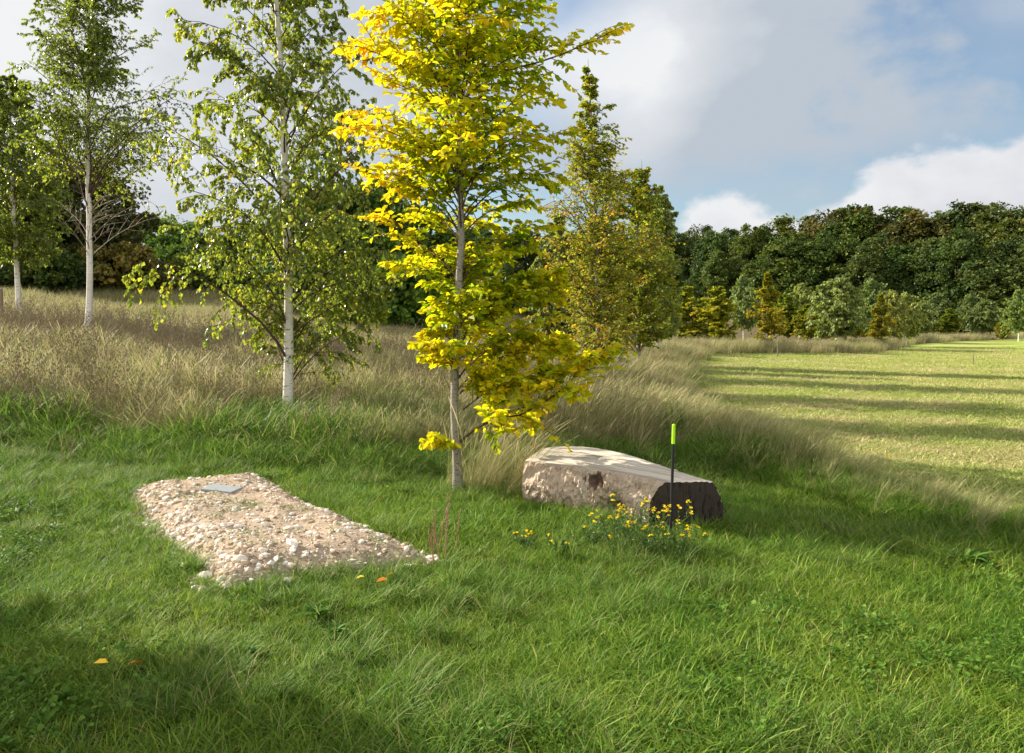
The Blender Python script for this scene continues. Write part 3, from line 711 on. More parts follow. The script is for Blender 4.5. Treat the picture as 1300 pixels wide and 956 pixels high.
data = build_tree(rt, 4.9, .055, [[0, 0, 0], [.05, 0, 4.9]], [(.7, .7, .7), (2, .95, .9), (3.5, .7, .7), (4.8, .1, .1)], 80, (.9, 4.8), (1.0, .2), (9, .5, .7, .4, .6), (3, .5, .7, .1, .8), (8, .12, .85), LEAF4, .6,
                  lambda p, i, r: .5 + r.normal(0, .2, len(p)), tw=.006)
tree_thing('birch_tree', 'small grey green birch half hidden between the yellow tree and the pointed hornbeam', (b[0], b[1], bz), data, M_birch, L_farbirch)
# ---- the tree off to the left whose shade falls on the near turf
rt = np.random.default_rng(15)
data = build_tree(rt, 4.6, .06, [[0, 0, 0], [0, 0, 4.6]], [(1.0, 1.0, 1.0), (2.2, 1.1, 1.1), (3.6, .8, .8), (4.5, .1, .1)], 80, (1.0, 4.4), (.95, .2), (9, .5, .75, .7, .35), None, (9, .12, .62), LEAF4, .25,
                  lambda p, i, r: .3 + r.normal(0, .15, len(p)), tw=.004)
SHX, SHY = -7.0, 5.4
tree_thing('hornbeam_tree', 'green hornbeam left of the view that shades the nearest turf', (SHX, SHY, hz(SHX, SHY)), data, M_grey, L_horn)

# ============================================================ YOUNG PLANTATION
def far_birch(seed, H_=4.0):
    r = np.random.default_rng(seed)
    return build_tree(r, H_, .055, [[0, 0, 0], [.1, 0, H_ * .5], [.05, 0, H_]], [(.9, .8, .8), (1.5, 1.5, 1.4), (2.5, 1.35, 1.45), (3.4, .85, .85), (4, .15, .15)], 90, (1.05, 3.9), (.95, .1), (11, .55, .75, .3, .8), None, (13, .17, .9), LEAF4, .6,
                      lambda p, i, q: .5 + q.normal(0, .22, len(p)), tw=.008, lv=(.35, 1.35), wig=.12)
def far_horn(seed, H_=3.6, dens=70, skip=0, lv=(.72, 1.08), zp=1.0, exk=0, clear=None, brk=.0085):
    r = np.random.default_rng(seed)
    return build_tree(r, H_, .045, [[0, 0, 0], [-.05, 0, H_ * .5], [0, 0, H_]], [(.3, .7, .7), (1.0, 1.05, 1.05), (1.8, 1.1, 1.1), (2.8, .65, .65), (3.6, .15, .15)], dens, (.45, H_ - .08), (1.0, .35), (11, .55, .75, .5, .2), None, (12, .17, .75), LEAF4, .2,
                      lambda p, i, q: .35 + .3 * np.hypot(p[:, 0], p[:, 1]) + q.normal(0, .18, len(p)), tw=.008, skip=skip, lv=(.3, 1.4), wig=.12)
G_pl = 'young trees planted along the far side of the field'
FB, FH = [far_birch(31), far_birch(32)], [far_horn(41), far_horn(42), far_horn(43, 4.0, 56, .2)]
protos = {}
def plant(kind, k, u, vb, vt, Y, label, color, name, wid=1.0):
    p = at(u, vb, Y); z0 = hz(p[0], p[1]); top = at(u, vt, Y)[2] - z0
    key = (kind, k); loc = (p[0], p[1], z0 - .03)
    base_h = 4.0 if (kind == 'b' or k == 2) else 3.6
    s = top / base_h; rz = float(R.uniform(0, 6.28))
    if key not in protos:
        d = (FB if kind == 'b' else FH)[k]
        t = tree_thing(name, label, loc, d, M_birch if kind == 'b' else M_grey, L_farbirch if kind == 'b' else L_farhorn, G_pl)
        t.rotation_euler = (0, 0, rz); t.scale = (s * wid, s * wid, s); protos[key] = t
        for ch in t.children: ch.color = (*color, 1)
    else:
        copy_thing(protos[key], loc, rz, s * wid, label, color, G_pl, sz=s)
B_, H2 = 'birch_tree', 'hornbeam_tree'
plant('h', 0, 872, 430, 362, 38, 'first golden green young hornbeam past the field corner, left of its brighter neighbour', (1, 1, 1), H2)
plant('h', 1, 909, 433, 362, 37, 'brightest golden young hornbeam in the plantation, bushy to the ground', (1.15, 1.1, 1), H2, 1.15)
plant('b', 0, 944, 424, 347, 48, 'slim blue green young birch with a white trunk, right of the golden hornbeam', (.85, .98, .95), B_, .62)
plant('h', 2, 975, 432, 345, 38, 'orange brown young hornbeam with a thin sparse pointed top', (1.1, .92, .8), H2, .9)
plant('h', 1, 1000, 424, 372, 52, 'dull olive young tree filling the gap right of the sparse topped hornbeam', (.7, .8, .9), H2, 1.1)
plant('b', 1, 1015, 422, 358, 54, 'pale leaved young birch standing behind the small dark golden hornbeam', (1.15, 1.15, .9), B_, .8)
plant('h', 0, 1024, 430, 385, 44, 'small dark golden hornbeam in front of the pale birch', (.85, .85, .9), H2, 1.0)
plant('b', 1, 1061, 436, 350, 42, 'largest grey green young birch, its white trunk rising from the dry grass', (.95, 1.0, .95), B_, 1.0)
plant('h', 0, 1084, 414, 388, 56, 'tiny bright yellow green hornbeam right of the largest young birch', (1.2, 1.2, .9), H2, 1.1)
plant('b', 0, 1108, 430, 352, 54, 'darker green young birch behind the orange tinged hornbeam', (.72, .85, .75), B_, .8)
plant('h', 2, 1116, 438, 372, 43, 'orange tinged young hornbeam in front of the darker birch', (1.0, .85, .9), H2, 1.0)
plant('b', 1, 1133, 433, 366, 46, 'pale young birch with two white trunk lengths showing above the dry grass', (1.25, 1.15, 1.0), B_, .62)
plant('b', 0, 1151, 432, 369, 47, 'broad pale birch with a thin white trunk near the bend of the field', (1.2, 1.15, 1.0), B_, .75)
plant('b', 1, 1190, 418, 370, 66, 'darker blue green birch well behind the bend of the field', (.65, .75, .7), B_, 1.0)
plant('h', 0, 1178, 424, 396, 62, 'low olive hornbeam at the foot of the blue green birch', (.7, .8, .8), H2, 1.3)
plant('h', 1, 1205, 424, 390, 62, 'dark olive hornbeam just right of the blue green birch', (.65, .75, .7), H2, 1.2)
plant('b', 0, 1232, 422, 372, 68, 'dark grey green birch in front of the tall wood, left of the little golden hornbeam', (.6, .72, .66), B_, .9)
plant('h', 0, 1273, 432, 402, 60, 'little golden hornbeam near the right end of the plantation', (.95, .9, .9), H2, 1.1)
plant('b', 1, 1293, 430, 366, 58, 'green birch at the right edge of the view behind the field', (.8, .95, .75), B_, .8)
plant('h', 0, 1042, 424, 384, 50, 'low olive hornbeam left of the largest young birch', (.8, .9, .9), H2, 1.5)
plant('h', 1, 1092, 422, 392, 58, 'low dull green shrubby hornbeam between two taller young birches', (.7, .85, .85), H2, 1.7)
plant('b', 0, 1168, 424, 380, 58, 'loose grey green birch right of the broad pale birch', (.9, .95, .85), B_, .9)
plant('b', 1, 1252, 424, 378, 64, 'dull green birch just left of the little golden hornbeam', (.65, .75, .65), B_, .9)
plant('h', 1, 888, 424, 378, 50, 'olive hornbeam glimpsed between the two golden ones', (.75, .85, .9), H2, 1.0)

# ============================================================ WOODLAND CROWNS
def puff_crown(rng, Rx, Hc, z0, nl, nf, fs, low=.2):
    """leaf clumps carried on an uneven crown surface, with gaps between them"""
    a = rng.random(nl) * 2 * PI; q = rng.random(nl) ** .85
    ph = rng.random(6) * 6.28
    env = np.clip(1 - (np.abs(q - .45) / .58) ** 2.3, .02, 1) ** .5
    bump = 1 + .20 * np.sin(2 * a + ph[0] + 3 * q) + .16 * np.sin(3 * a + ph[1] - 7 * q) + .14 * np.sin(5 * a + ph[2] + 11 * q)
    rad = Rx * env * bump * rng.uniform(.45, 1.0, nl) ** .6
    topn = 1 + .10 * np.sin(a * 2 + ph[3]) * q + .07 * np.sin(a * 3 + ph[4]) * q
    C = np.stack([rad * np.cos(a), rad * np.sin(a), z0 + q * Hc * .93 * topn], -1)
    lr = Rx * rng.uniform(.07, .24, nl) * np.where(rng.random(nl) < .2, .6, 1)
    i = np.repeat(np.arange(nl), nf); d = norm(rng.normal(size=(len(i), 3)))
    P = C[i] + d * lr[i, None] * rng.uniform(.25, 1.25, (len(i), 1)) ** .7 * np.array([1.15, 1.15, .95]) + np.stack([np.cos(a[i]), np.sin(a[i]), 0 * a[i]], -1) * (lr[i] * rng.normal(0, .5, len(i)))[:, None]
    Nn = norm(d * .6 + rng.normal(0, .7, (len(i), 3)) + [0, 0, .3]); D = norm(np.cross(Nn, rng.normal(size=(len(i), 3))) + [0, 0, -.3])
    tn = np.clip(.15 + .55 * rng.random(nl)[i] + rng.normal(0, .12, len(i)), 0, 1)
    V, Q, k = leaves(P, D, Nn, fs * rng.uniform(.4, 1.4, len(i)), .75, LEAF4)
    return V, Q, np.repeat(tn, k), C, lr
def wood_tree(name, label, loc, rng, Rx=3.6, Hc=11, z0=2.5, nl=230, nf=110, fs=.34, group=None, mat=None, cat='tree', tr=.22):
    t = thing(name, label, cat, loc, group)
    V, Q, tn, C, lr = puff_crown(rng, Rx, Hc, z0, nl, nf, fs)
    k = rng.choice(len(C), min(12, len(C)), replace=False); e = C[k]; s = np.linspace(0, 1, 6)[None, :, None]
    b0 = np.stack([0 * e[:, 0], 0 * e[:, 0], np.clip(e[:, 2] * .5, .3, None)], -1)[:, None]
    L = b0 + (e[:, None] - b0) * s + np.array([0, 0, 1.]) * (np.sin(s * PI) * .3)
    tp = np.stack([np.zeros(8), np.zeros(8), np.linspace(-.2, z0 + Hc * .75, 8)], -1)[None]
    mesh_np('trunk', *[a if j == 0 else [a] for j, a in enumerate(join([tubes(tp, np.linspace(tr, tr * .25, 8)[None], 7), tubes(L, np.linspace(tr * .35, tr * .08, 6)[None].repeat(len(k), 0), 4)]))], M_brown, t, smooth=True)
    mesh_np('crown', V, [Q], mat or L_wood, t, fattr={'tint': tn})
    return t
rw = np.random.default_rng(77)
G_w = 'broadleaf trees of the wood behind the field'
top_u = [560, 640, 690, 850, 900, 960, 1000, 1022, 1060, 1085, 1112, 1150, 1182, 1205, 1240, 1300, 1400]
top_v = [285, 289, 292, 291, 292, 287, 284, 270, 266, 273, 269, 267, 278, 271, 263, 267, 262]
def wy(u): return float(np.interp(u, [560, 850, 1000, 1150, 1300, 1400], [150, 128, 112, 100, 92, 88]))
cols = [((1, 1, 1), 'dark green'), ((1.25, 1.1, .8), 'olive brown'), ((.8, .95, .8), 'deep green'), ((1.15, 1.2, .95), 'mid green'), ((1.25, .85, .9), 'russet brown'), ((.95, 1.1, 1.15), 'grey green'), ((1.45, 1.3, .9), 'yellowish olive')]
wp = []
def wood_at(u, vt, Y, label, col, wid, zl):
    p = at(u, 430, Y); z0 = hz(p[0], p[1]); top = at(u, vt, Y)[2] - z0
    if len(wp) < 5:
        t = wood_tree('woodland_tree', label, (p[0], p[1], z0), rw, group=G_w, z0=1.2, Hc=12.8, Rx=[3.6, 4.2, 3.0, 3.8, 3.3][len(wp)]); s = top / 14.0
        t.rotation_euler = (0, 0, float(rw.uniform(0, 6))); t.scale = (s * wid, s * wid, s); wp.append(t)
        for ch in t.children: ch.color = (*col, 1)
    else:
        s = top / 14.0; copy_thing(wp[int(rw.integers(0, 5))], (p[0], p[1], z0), float(rw.uniform(0, 6.28)), s * wid, label, col, G_w, sz=s)
us = []; u = 566
while u < 1390: us.append(u); u += float(rw.uniform(17, 27)) * (1.5 if u > 980 else .9)
ordn = lambda k: '%d%s' % (k, 'th' if 10 < k % 100 < 14 else {1: 'st', 2: 'nd', 3: 'rd'}.get(k % 10, 'th'))
for k, u in enumerate(us):
    vt = float(np.interp(u, top_u, top_v)) + float(rw.uniform(-2, 7)); c_, cn = cols[int(rw.integers(0, 7))] if u > 930 else cols[[0, 2, 0, 3, 5][int(rw.integers(0, 5))]]
    if 1010 < u < 1040: c_, cn = cols[1]
    wood_at(u, vt, wy(u) + float(rw.uniform(0, 6)), '%s tree on the skyline of the wood, %s from its right end' % (cn, ordn(len(us) - k)), c_, float(rw.uniform(.8, 1.1)) * (1.3 if u > 1000 else 1), 1.6)
us2 = []; u = 575
while u < 1390: us2.append(u); u += float(rw.uniform(20, 34))
for k, u in enumerate(us2):
    vt = float(np.interp(u, top_u, top_v)) + float(rw.uniform(22, 60)); c_, cn = cols[[0, 2, 5, 3, 0, 1][int(rw.integers(0, 6))]]
    wood_at(u, vt, wy(u) - float(rw.uniform(7, 12)), 'lower %s tree at the front edge of the wood, %s from its right end' % (cn, ordn(len(us2) - k)), c_, float(rw.uniform(.9, 1.3)) * (1.25 if u > 1000 else 1), 1.2)

# ---- trees, hedge and scrub on the rise to the left
rl = np.random.default_rng(55)
def left_tree(u, vt, Y, Rx, label, col, name='broadleaf_tree', cat='tree', nl=120, nf=120, fs=.24, z0=.6, group=None):
    p = at(u, 380, Y); zz = hz(p[0], p[1]); top = at(u, vt, Y)[2] - zz
    t = wood_tree(name, label, (p[0], p[1], zz - .1), rl, Rx, max(top - z0, 1.0), z0, nl, nf, fs, group=group, cat=cat, tr=.10 + .02 * Rx)
    for ch in t.children: ch.color = (*col, 1)
G_l = 'trees and bushes on the rise to the left'
left_tree(88, 203, 42, 3.3, 'big dark reddish green tree behind the left birch trunk', (.95, .72, .8), nl=150, group=G_l)
left_tree(38, 215, 40, 2.2, 'dark green tree behind the birch at the left edge', (.95, .95, .8), group=G_l)
left_tree(-10, 230, 41, 2.8, 'dark tree cut off by the left edge of the view', (.9, 1, .8), group=G_l)
left_tree(130, 262, 46, 1.9, 'dark russet bush on the right shoulder of the big dark tree', (1.2, .75, .8), 'bush', 'bush', group=G_l)
left_tree(150, 312, 40, 1.7, 'brown dry bush just right of the left birch trunk', (2.0, 1.2, 1.1), 'bush', 'bush', group=G_l)
left_tree(180, 330, 42, 1.8, 'low brown scrub between the left and middle birches', (2.1, 1.3, 1.2), 'bush', 'bush', z0=.2, group=G_l)
left_tree(75, 320, 38, 1.6, 'dark bush at the foot of the big dark tree', (.8, .9, .7), 'bush', 'bush', z0=.2, group=G_l)
left_tree(20, 322, 38, 1.8, 'dark bush at the foot of the trees by the left edge', (.85, .9, .7), 'bush', 'bush', z0=.2, group=G_l)
left_tree(203, 272, 58, 2.0, 'small green tree on the skyline left of the middle birch', (1.5, 1.7, 1.3), group=G_l)
left_tree(240, 290, 56, 2.2, 'green tree right of the small skyline tree', (1.2, 1.5, 1.1), group=G_l)
left_tree(285, 300, 54, 2.6, 'dark green tree behind the left half of the middle birch', (1, 1.1, .9), group=G_l)
left_tree(330, 285, 50, 2.6, 'tall dark tree hidden behind the middle birch trunk', (1, 1.1, .8), group=G_l)
left_tree(385, 262, 44, 2.5, 'dark green tree behind the right half of the middle birch', (.95, 1.15, .8), group=G_l)
left_tree(430, 235, 38, 2.4, 'tall green tree between the middle birch and the yellow tree', (1.2, 1.5, .9), nl=150, group=G_l)
left_tree(485, 225, 40, 2.5, 'tallest dark tree close left of the yellow tree', (1.05, 1.25, .8), nl=150, group=G_l)
left_tree(532, 270, 42, 2.2, 'dark green tree just behind the yellow tree crown', (1.0, 1.2, .8), group=G_l)
left_tree(445, 325, 30, 1.25, 'round yellow green bush between the middle birch and the yellow tree', (3.0, 2.6, 1.0), 'bush', 'bush', nl=70, fs=.16, z0=.3, group=G_l)
left_tree(500, 330, 34, 1.5, 'low green bush in front of the tallest dark tree', (1.5, 1.9, 1.0), 'bush', 'bush', z0=.2, group=G_l)
left_tree(560, 345, 44, 2.0, 'brown green scrub right behind the yellow tree trunk', (1.8, 1.4, 1.2), 'bush', 'bush', z0=.2, group=G_l)
left_tree(610, 355, 50, 2.2, 'brown scrub right of the yellow tree trunk', (1.9, 1.4, 1.3), 'bush', 'bush', z0=.2, group=G_l)
left_tree(655, 362, 48, 1.8, 'dull green scrub beside the small half hidden birch', (1.5, 1.4, 1.2), 'bush', 'bush', z0=.2, group=G_l)
left_tree(210, 335, 44, 1.9, 'olive scrub behind the left branches of the middle birch', (1.7, 1.5, 1.1), 'bush', 'bush', z0=.2, group=G_l)
left_tree(255, 335, 46, 2.0, 'green scrub at the foot of the skyline trees', (1.3, 1.4, 1.0), 'bush', 'bush', z0=.2, group=G_l)
# ============================================================ RUBBLE MOUND
rm = np.random.default_rng(101)
def mound_h(x, y):
    d = -quad_d(x, y, MQ)
    p = np.clip(d / .34, 0, 1)
    return .135 * np.sin(p * PI / 2) ** .8 * (.82 + .36 * fbm(x, y, .5, 3)) + .035 * (fbm(x, y, .14, 4) - .5) * (p > 0)
nu, nv = 130, 70
U, W_ = np.meshgrid(np.linspace(-.06, 1.06, nu), np.linspace(-.08, 1.08, nv))
def bil(U, W_):
    A_, B2, C_, D_ = MQ[0], MQ[1], MQ[2], MQ[3]     # far-left, far-right, near-right, near-left
    return (A_ * (1 - U[..., None]) + D_ * U[..., None]) * (1 - W_[..., None]) + (B2 * (1 - U[..., None]) + C_ * U[..., None]) * W_[..., None]
P2 = bil(U, W_); px_, py_ = P2[..., 0] + .05 * (vnoise(P2[..., 0], P2[..., 1], .2, 1) - .5), P2[..., 1] + .05 * (vnoise(P2[..., 0], P2[..., 1], .2, 2) - .5)
pz_ = H(px_, py_) + mound_h(px_, py_) + np.where(quad_d(px_, py_, MQ) > 0, -.03, .004)
MC = np.array([-2.0, 6.1, 0]); MC[2] = hz(-2, 6.1)
mt = thing('burial_mound', 'long mound of pale chalk rubble and tan soil in the grass', 'mound', tuple(MC))
V = np.stack([px_, py_, pz_], -1).reshape(-1, 3) - MC
i0 = np.arange(nu - 1); J, I = np.meshgrid(i0, np.arange(nv - 1)); Q = np.stack([I * nu + J, I * nu + J + 1, (I + 1) * nu + J + 1, (I + 1) * nu + J], -1).reshape(-1, 4)[:, ::-1]
m, nt, out = newmat('tan soil'); n1 = noise(nt, opos(nt), 9, 6, .7); n2 = noise(nt, opos(nt), 60, 5, .8)
c = mixc(nt, n1, (.20, .135, .085), (.44, .34, .24)); c = mixc(nt, ramp(nt, n2, [(.4, (0, 0, 0)), (.65, (1, 1, 1))]), c, (.55, .43, .32)); c = mixc(nt, ramp(nt, noise(nt, opos(nt), 22, 4, .7), [(.55, (0, 0, 0)), (.7, (.8, .8, .8))]), c, (.13, .08, .05))
principled(nt, out, c, .95, .1, n2, .8, .015)
mesh_np('soil', V, [Q], m, mt, smooth=True)
# rubble
import bmesh
bm = bmesh.new(); bmesh.ops.create_icosphere(bm, subdivisions=1, radius=1)
IV = np.array([v.co[:] for v in bm.verts]); IF = np.array([[v.index for v in f.verts] for f in bm.faces]); bm.free()
def stones(P, S, rng):
    n = len(P); k = len(IV)
    r = 1 + rng.uniform(-.28, .28, (n, k, 1)); ax = np.stack([rng.uniform(.7, 1.45, n), rng.uniform(.7, 1.1, n), rng.uniform(.45, .9, n)], -1)
    v = IV[None] * r * ax[:, None]; a = rng.uniform(0, 2 * PI, n); b = rng.normal(0, .4, n)
    ca, sa, cb, sb = np.cos(a)[:, None], np.sin(a)[:, None], np.cos(b)[:, None], np.sin(b)[:, None]
    x, y, z = v[..., 0], v[..., 1], v[..., 2]; y, z = y * cb - z * sb, y * sb + z * cb; x, y = x * ca - y * sa, x * sa + y * ca
    v = np.stack([x, y, z], -1) * S[:, None, None] + P[:, None]
    f = (np.arange(n) * k)[:, None, None] + IF[None]
    return v.reshape(-1, 3), f.reshape(-1, 3), np.repeat(rng.random(n), len(IF))
def stone_pts(n, rng, lo, hi, pw, edge):
    u = rng.uniform(-.03, 1.02, n) ; w_ = rng.uniform(-.10, 1.05, n)
    P = bil(u, w_); x, y = P[:, 0], P[:, 1]
    ed = np.exp(-(w_ / .22) ** 2) * .9 + np.exp(-((1 - w_) / .10) ** 2) * .7 + np.exp(-((1 - u) / .08) ** 2) * .4
    k = rng.random(n) < (1 - edge) + edge * ed + edge * .35 * (fbm(x, y, .35, 8) > .62); x, y = x[k], y[k]
    s = lo + (hi - lo) * rng.random(len(x)) ** pw
    return np.stack([x, y, H(x, y) + mound_h(x, y) + s * .25], -1) - MC, s
m, nt, out = newmat('chalk and flint')
at2 = N(nt, 'ShaderNodeAttribute', attribute_name='tone'); n1 = noise(nt, opos(nt), 70, 4, .6)
c = ramp(nt, at2.outputs['Fac'], [(0, (.17, .12, .08)), (.22, (.38, .29, .20)), (.5, (.56, .46, .36)), (.8, (.76, .69, .60)), (1, (.84, .81, .75))])
c = mixc(nt, math_(nt, 'MULTIPLY', n1, .5), c, (.42, .29, .19))
principled(nt, out, c, .9, .2, n1, .4, .004)
P1, s1 = stone_pts(7500, rm, .004, .013, 2.2, .45); v1, f1, t1 = stones(P1, s1, rm)
P3, s3 = stone_pts(6800, rm, .010, .030, 3.2, .88); v3, f3, t3 = stones(P3, s3, rm); t3 = np.clip(.12 + .9 * t3, 0, 1)
so_ = mesh_np('rubble', np.concatenate([v1, v3]), [np.concatenate([f1, f3 + len(v1)])], m, mt, fattr={'tone': np.concatenate([t1 * .9, t3])}); so_['kind'] = 'stuff'
P4, s4 = stone_pts(260, rm, .03, .058, 1.6, .9); P4, s4 = P4[:40], s4[:40] * .72
for k in range(len(P4)):
    v4, f4, t4 = stones(np.zeros((1, 3)), s4[k:k + 1], rm)
    o = mesh_np('stone', v4, [f4], m, mt, fattr={'tone': .75 + .25 * t4}); o.location = tuple(P4[k])
# weeds on the mound
ws = rm.integers(0, 1, 0)
xs, ys = [], []
for (u, v, nn_, sp) in ((200, 632, 8, .1), (255, 668, 8, .12), (360, 700, 10, .2), (500, 700, 8, .15), (310, 652, 14, .10), (270, 650, 5, .1), (330, 690, 7, .12), (400, 655, 9, .18), (345, 612, 6, .1), (470, 690, 5, .15), (240, 640, 5, .12), (430, 668, 6, .15)):
    p = ground_pt(u, v + 12); xs += list(p[0] + rm.normal(0, sp, nn_)); ys += list(p[1] + rm.normal(0, sp, nn_))
xs, ys = np.array(xs), np.array(ys); sc_ = np.full(len(xs), .6)
scatter('mound_weeds', np.stack([xs, ys, H(xs, ys) + mound_h(xs, ys)], -1), np.stack([0 * xs, 0 * xs, rm.uniform(0, 6, len(xs))], -1), rm.uniform(.35, .7, len(xs)), rm.integers(0, 4, len(xs)),
        srcs('sprout', [clover(rm), clover(rm)], g_weed) + srcs('sprout_blades', [blades(22, .06, .03, .10, .005, .8, (.1, 0), 4, rm), blades(22, .06, .03, .12, .005, .8, (.1, 0), 4, rm)], g_rough), 'small green weeds sprouting on the rubble mound')
# grave plaque
p = at(282, 629, 6.72); pz = hz(p[0], p[1]) + float(mound_h(np.array([p[0]]), np.array([p[1]]))[0])
def box_mesh(name, sx_, sy_, sz_, mat, parent=None, bev=.004, loc=(0, 0, 0), rot=(0, 0, 0)):
    bm = bmesh.new(); bmesh.ops.create_cube(bm, size=1)
    for v in bm.verts: v.co = (v.co[0] * sx_, v.co[1] * sy_, v.co[2] * sz_)
    bmesh.ops.bevel(bm, geom=bm.edges[:], offset=bev, segments=2, affect='EDGES', profile=.6)
    me = bpy.data.meshes.new(name); bm.to_mesh(me); bm.free(); me.materials.append(mat)
    o = link(bpy.data.objects.new(name, me), parent); o.location = loc; o.rotation_euler = rot; return o
o = box_mesh('plaque', .30, .17, .022, simple('grey slate', (.28, .30, .32), .45, .12, 18, .1, .5), None, .005, (p[0], p[1], pz + .010), (math.radians(3), math.radians(2), -.28))
tag(o, 'small flat grey slate plaque lying at the far end of the rubble mound', 'plaque')

# ============================================================ LOG BENCH
rb = np.random.default_rng(202)
ns, nc = 150, 160
tt = np.linspace(0, 1, ns); ki = np.linspace(0, 1, 5)
def sm(A_, t):   # smooth interpolation through 5 pts
    from numpy.polynomial import polynomial as Pl
    return np.stack([np.polyval(np.polyfit(ki, A_[:, a], 3), t) for a in range(2)], -1)
Fe, Be = sm(LF, tt), sm(LB, tt)
LC = np.array([.85, 6.8, 0]); LC[2] = hz(.85, 6.8)
TOPZ = .36
rows = []
for a in range(ns):
    f, b_ = Fe[a], Be[a]; across = (b_ - f); wd = np.linalg.norm(across); ac = across / wd
    t_ = tt[a]; bul = .13 + .03 * math.sin(t_ * 5 + 1) + .03 * t_ ** 3
    ring = []
    for c_ in range(nc):
        q = c_ / nc
        if q < .36:                                   # flat sawn top from front to back
            s = q / .36; z = TOPZ + .006 * math.sin(s * PI) ; xy = f + across * s
            kind = 0
        else:                                         # rounded sides and underside, back -> below -> front
            s = (q - .36) / .64
            if s < .43:
                e_ = s / .43; z = TOPZ - .006 - e_ * .44; xy = b_ + ac * (bul * .5) * math.sin(PI * min(e_ * 1.0, 1)) ** .55
            elif s > .57:
                e_ = (1 - s) / .43; z = TOPZ - .006 - e_ * .44; xy = f - ac * bul * .8 * math.sin(PI * min(e_ * 1.0, 1)) ** .6
            else:
                e_ = (s - .43) / .14; z = TOPZ - .45; xy = b_ * (1 - e_) + f * e_
        ring.append([xy[0], xy[1], z])
    rows.append(ring)
Lg = np.array(rows); qs = np.arange(nc) / nc; top = (qs < .36)[None, :].repeat(ns, 0)
ctr = Lg.mean(1, keepdims=True); outw = norm(Lg - ctr)
S1 = tt[:, None] * 1.7; S2 = (qs * 2.2)[None]
nz1 = fbm(S1 + 0 * S2, S2 + 0 * S1, .22, 1) - .5; nz2 = fbm(S1 * 2.2 + 0 * S2, S2 * 1.0 + 0 * S1, .06, 3) - .5
nz3 = fbm(S1 * 4.5 + 0 * S2, S2 * 1.0 + 0 * S1, .05, 6) - .5
disp = np.where(top, .006 * nz2, (.11 * nz1 + .055 * nz2 + .03 * nz3) * (1 - .6 * sstep(.85, 1, tt))[:, None])
fr = (qs > .80)[None] | (qs < .01)[None]              # the side towards the viewer
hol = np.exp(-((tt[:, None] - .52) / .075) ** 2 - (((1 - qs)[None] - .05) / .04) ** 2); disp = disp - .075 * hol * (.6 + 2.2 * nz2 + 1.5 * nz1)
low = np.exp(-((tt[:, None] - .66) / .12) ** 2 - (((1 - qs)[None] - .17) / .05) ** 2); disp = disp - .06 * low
# chamfer where the butt end rounds down
Lg = Lg + outw * disp[..., None]
Lg[:, :, 2] -= np.where(top, 0, 0)
endr = np.exp(-tt[:, None] / .035); Lg = Lg + (ctr - Lg) * (endr * .16)[..., None] * np.array([1, 1, .55])
Lg[-1] += (ctr[-1] - Lg[-1]) * (.02 + .10 * (fbm(qs * 9, qs * 0, .2, 2) - .4).clip(0, 1))[:, None]
V = (Lg - [LC[0], LC[1], 0]).reshape(-1, 3)
a_ = np.arange(ns - 1)[:, None]; c_ = np.arange(nc)[None]; cn_ = (c_ + 1) % nc
Q = np.stack([a_ * nc + c_, (a_ + 1) * nc + c_, (a_ + 1) * nc + cn_, a_ * nc + cn_], -1)
topf = (qs < .345)[None, :].repeat(ns - 1, 0) & True; topf[:, -1] = False
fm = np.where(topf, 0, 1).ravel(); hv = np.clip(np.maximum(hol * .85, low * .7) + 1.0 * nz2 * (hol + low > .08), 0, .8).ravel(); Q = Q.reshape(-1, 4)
# end caps with concentric rings of points
def cap(row, flip):
    c0 = row.mean(0); out_ = []
    kk = 14; prev = None; Vc = []; Qc = []
    for r_ in range(kk):
        s = 1 - r_ / kk; ring = c0 + (row - c0) * s
        ring = ring + np.array([0, (-1 if not flip else 1) * 1.0, 0]) * ((fbm(ring[:, 0], ring[:, 2], .09, 2) - .5) * .016 * (r_ > 0))[:, None]
        Vc.append(ring)
    Vc = np.concatenate(Vc + [c0[None]]); 
    for r_ in range(kk - 1):
        j = np.arange(nc); jn = (j + 1) % nc; Qc.append(np.stack([r_ * nc + j, r_ * nc + jn, (r_ + 1) * nc + jn, (r_ + 1) * nc + j], -1))
    j = np.arange(nc); T_ = np.stack([(kk - 1) * nc + j, (kk - 1) * nc + (j + 1) % nc, np.full(nc, kk * nc), np.full(nc, kk * nc)], -1)[:, :3]
    return Vc, np.concatenate(Qc), T_
Vr = V.reshape(ns, nc, 3)
m0, nt, out = newmat('sawn weathered wood')
ang = math.atan2(-.77, .64)
def along(sc):
    g_ = nt.nodes.new('ShaderNodeTexCoord'); mp = nt.nodes.new('ShaderNodeMapping'); mp.vector_type = 'TEXTURE'; mp.inputs['Rotation'].default_value = (0, 0, ang)
    nt.links.new(g_.outputs['Object'], mp.inputs[0]); mq = nt.nodes.new('ShaderNodeMapping'); mq.inputs['Scale'].default_value = sc; nt.links.new(mp.outputs[0], mq.inputs[0]); return mq.outputs[0]
n1 = noise(nt, along((1.2, 16, 4)), 2.0, 6, .65, .4); n2 = noise(nt, along((.5, 5, 4)), 2.2, 5, .6, .5); n3 = noise(nt, along((.9, 38, 8)), 2.0, 3, .6, .3)
c = mixc(nt, n1, (.46, .38, .29), (.80, .71, .58)); c = mixc(nt, ramp(nt, n2, [(.5, (0, 0, 0)), (.64, (.75, .75, .75))]), c, (.23, .185, .145))
c = mixc(nt, ramp(nt, n3, [(.63, (0, 0, 0)), (.68, (.9, .9, .9))]), c, (.075, .055, .04))
principled(nt, out, c, .75, .25, n1, .5, .006)
m1, nt, out = newmat('torn side wood')
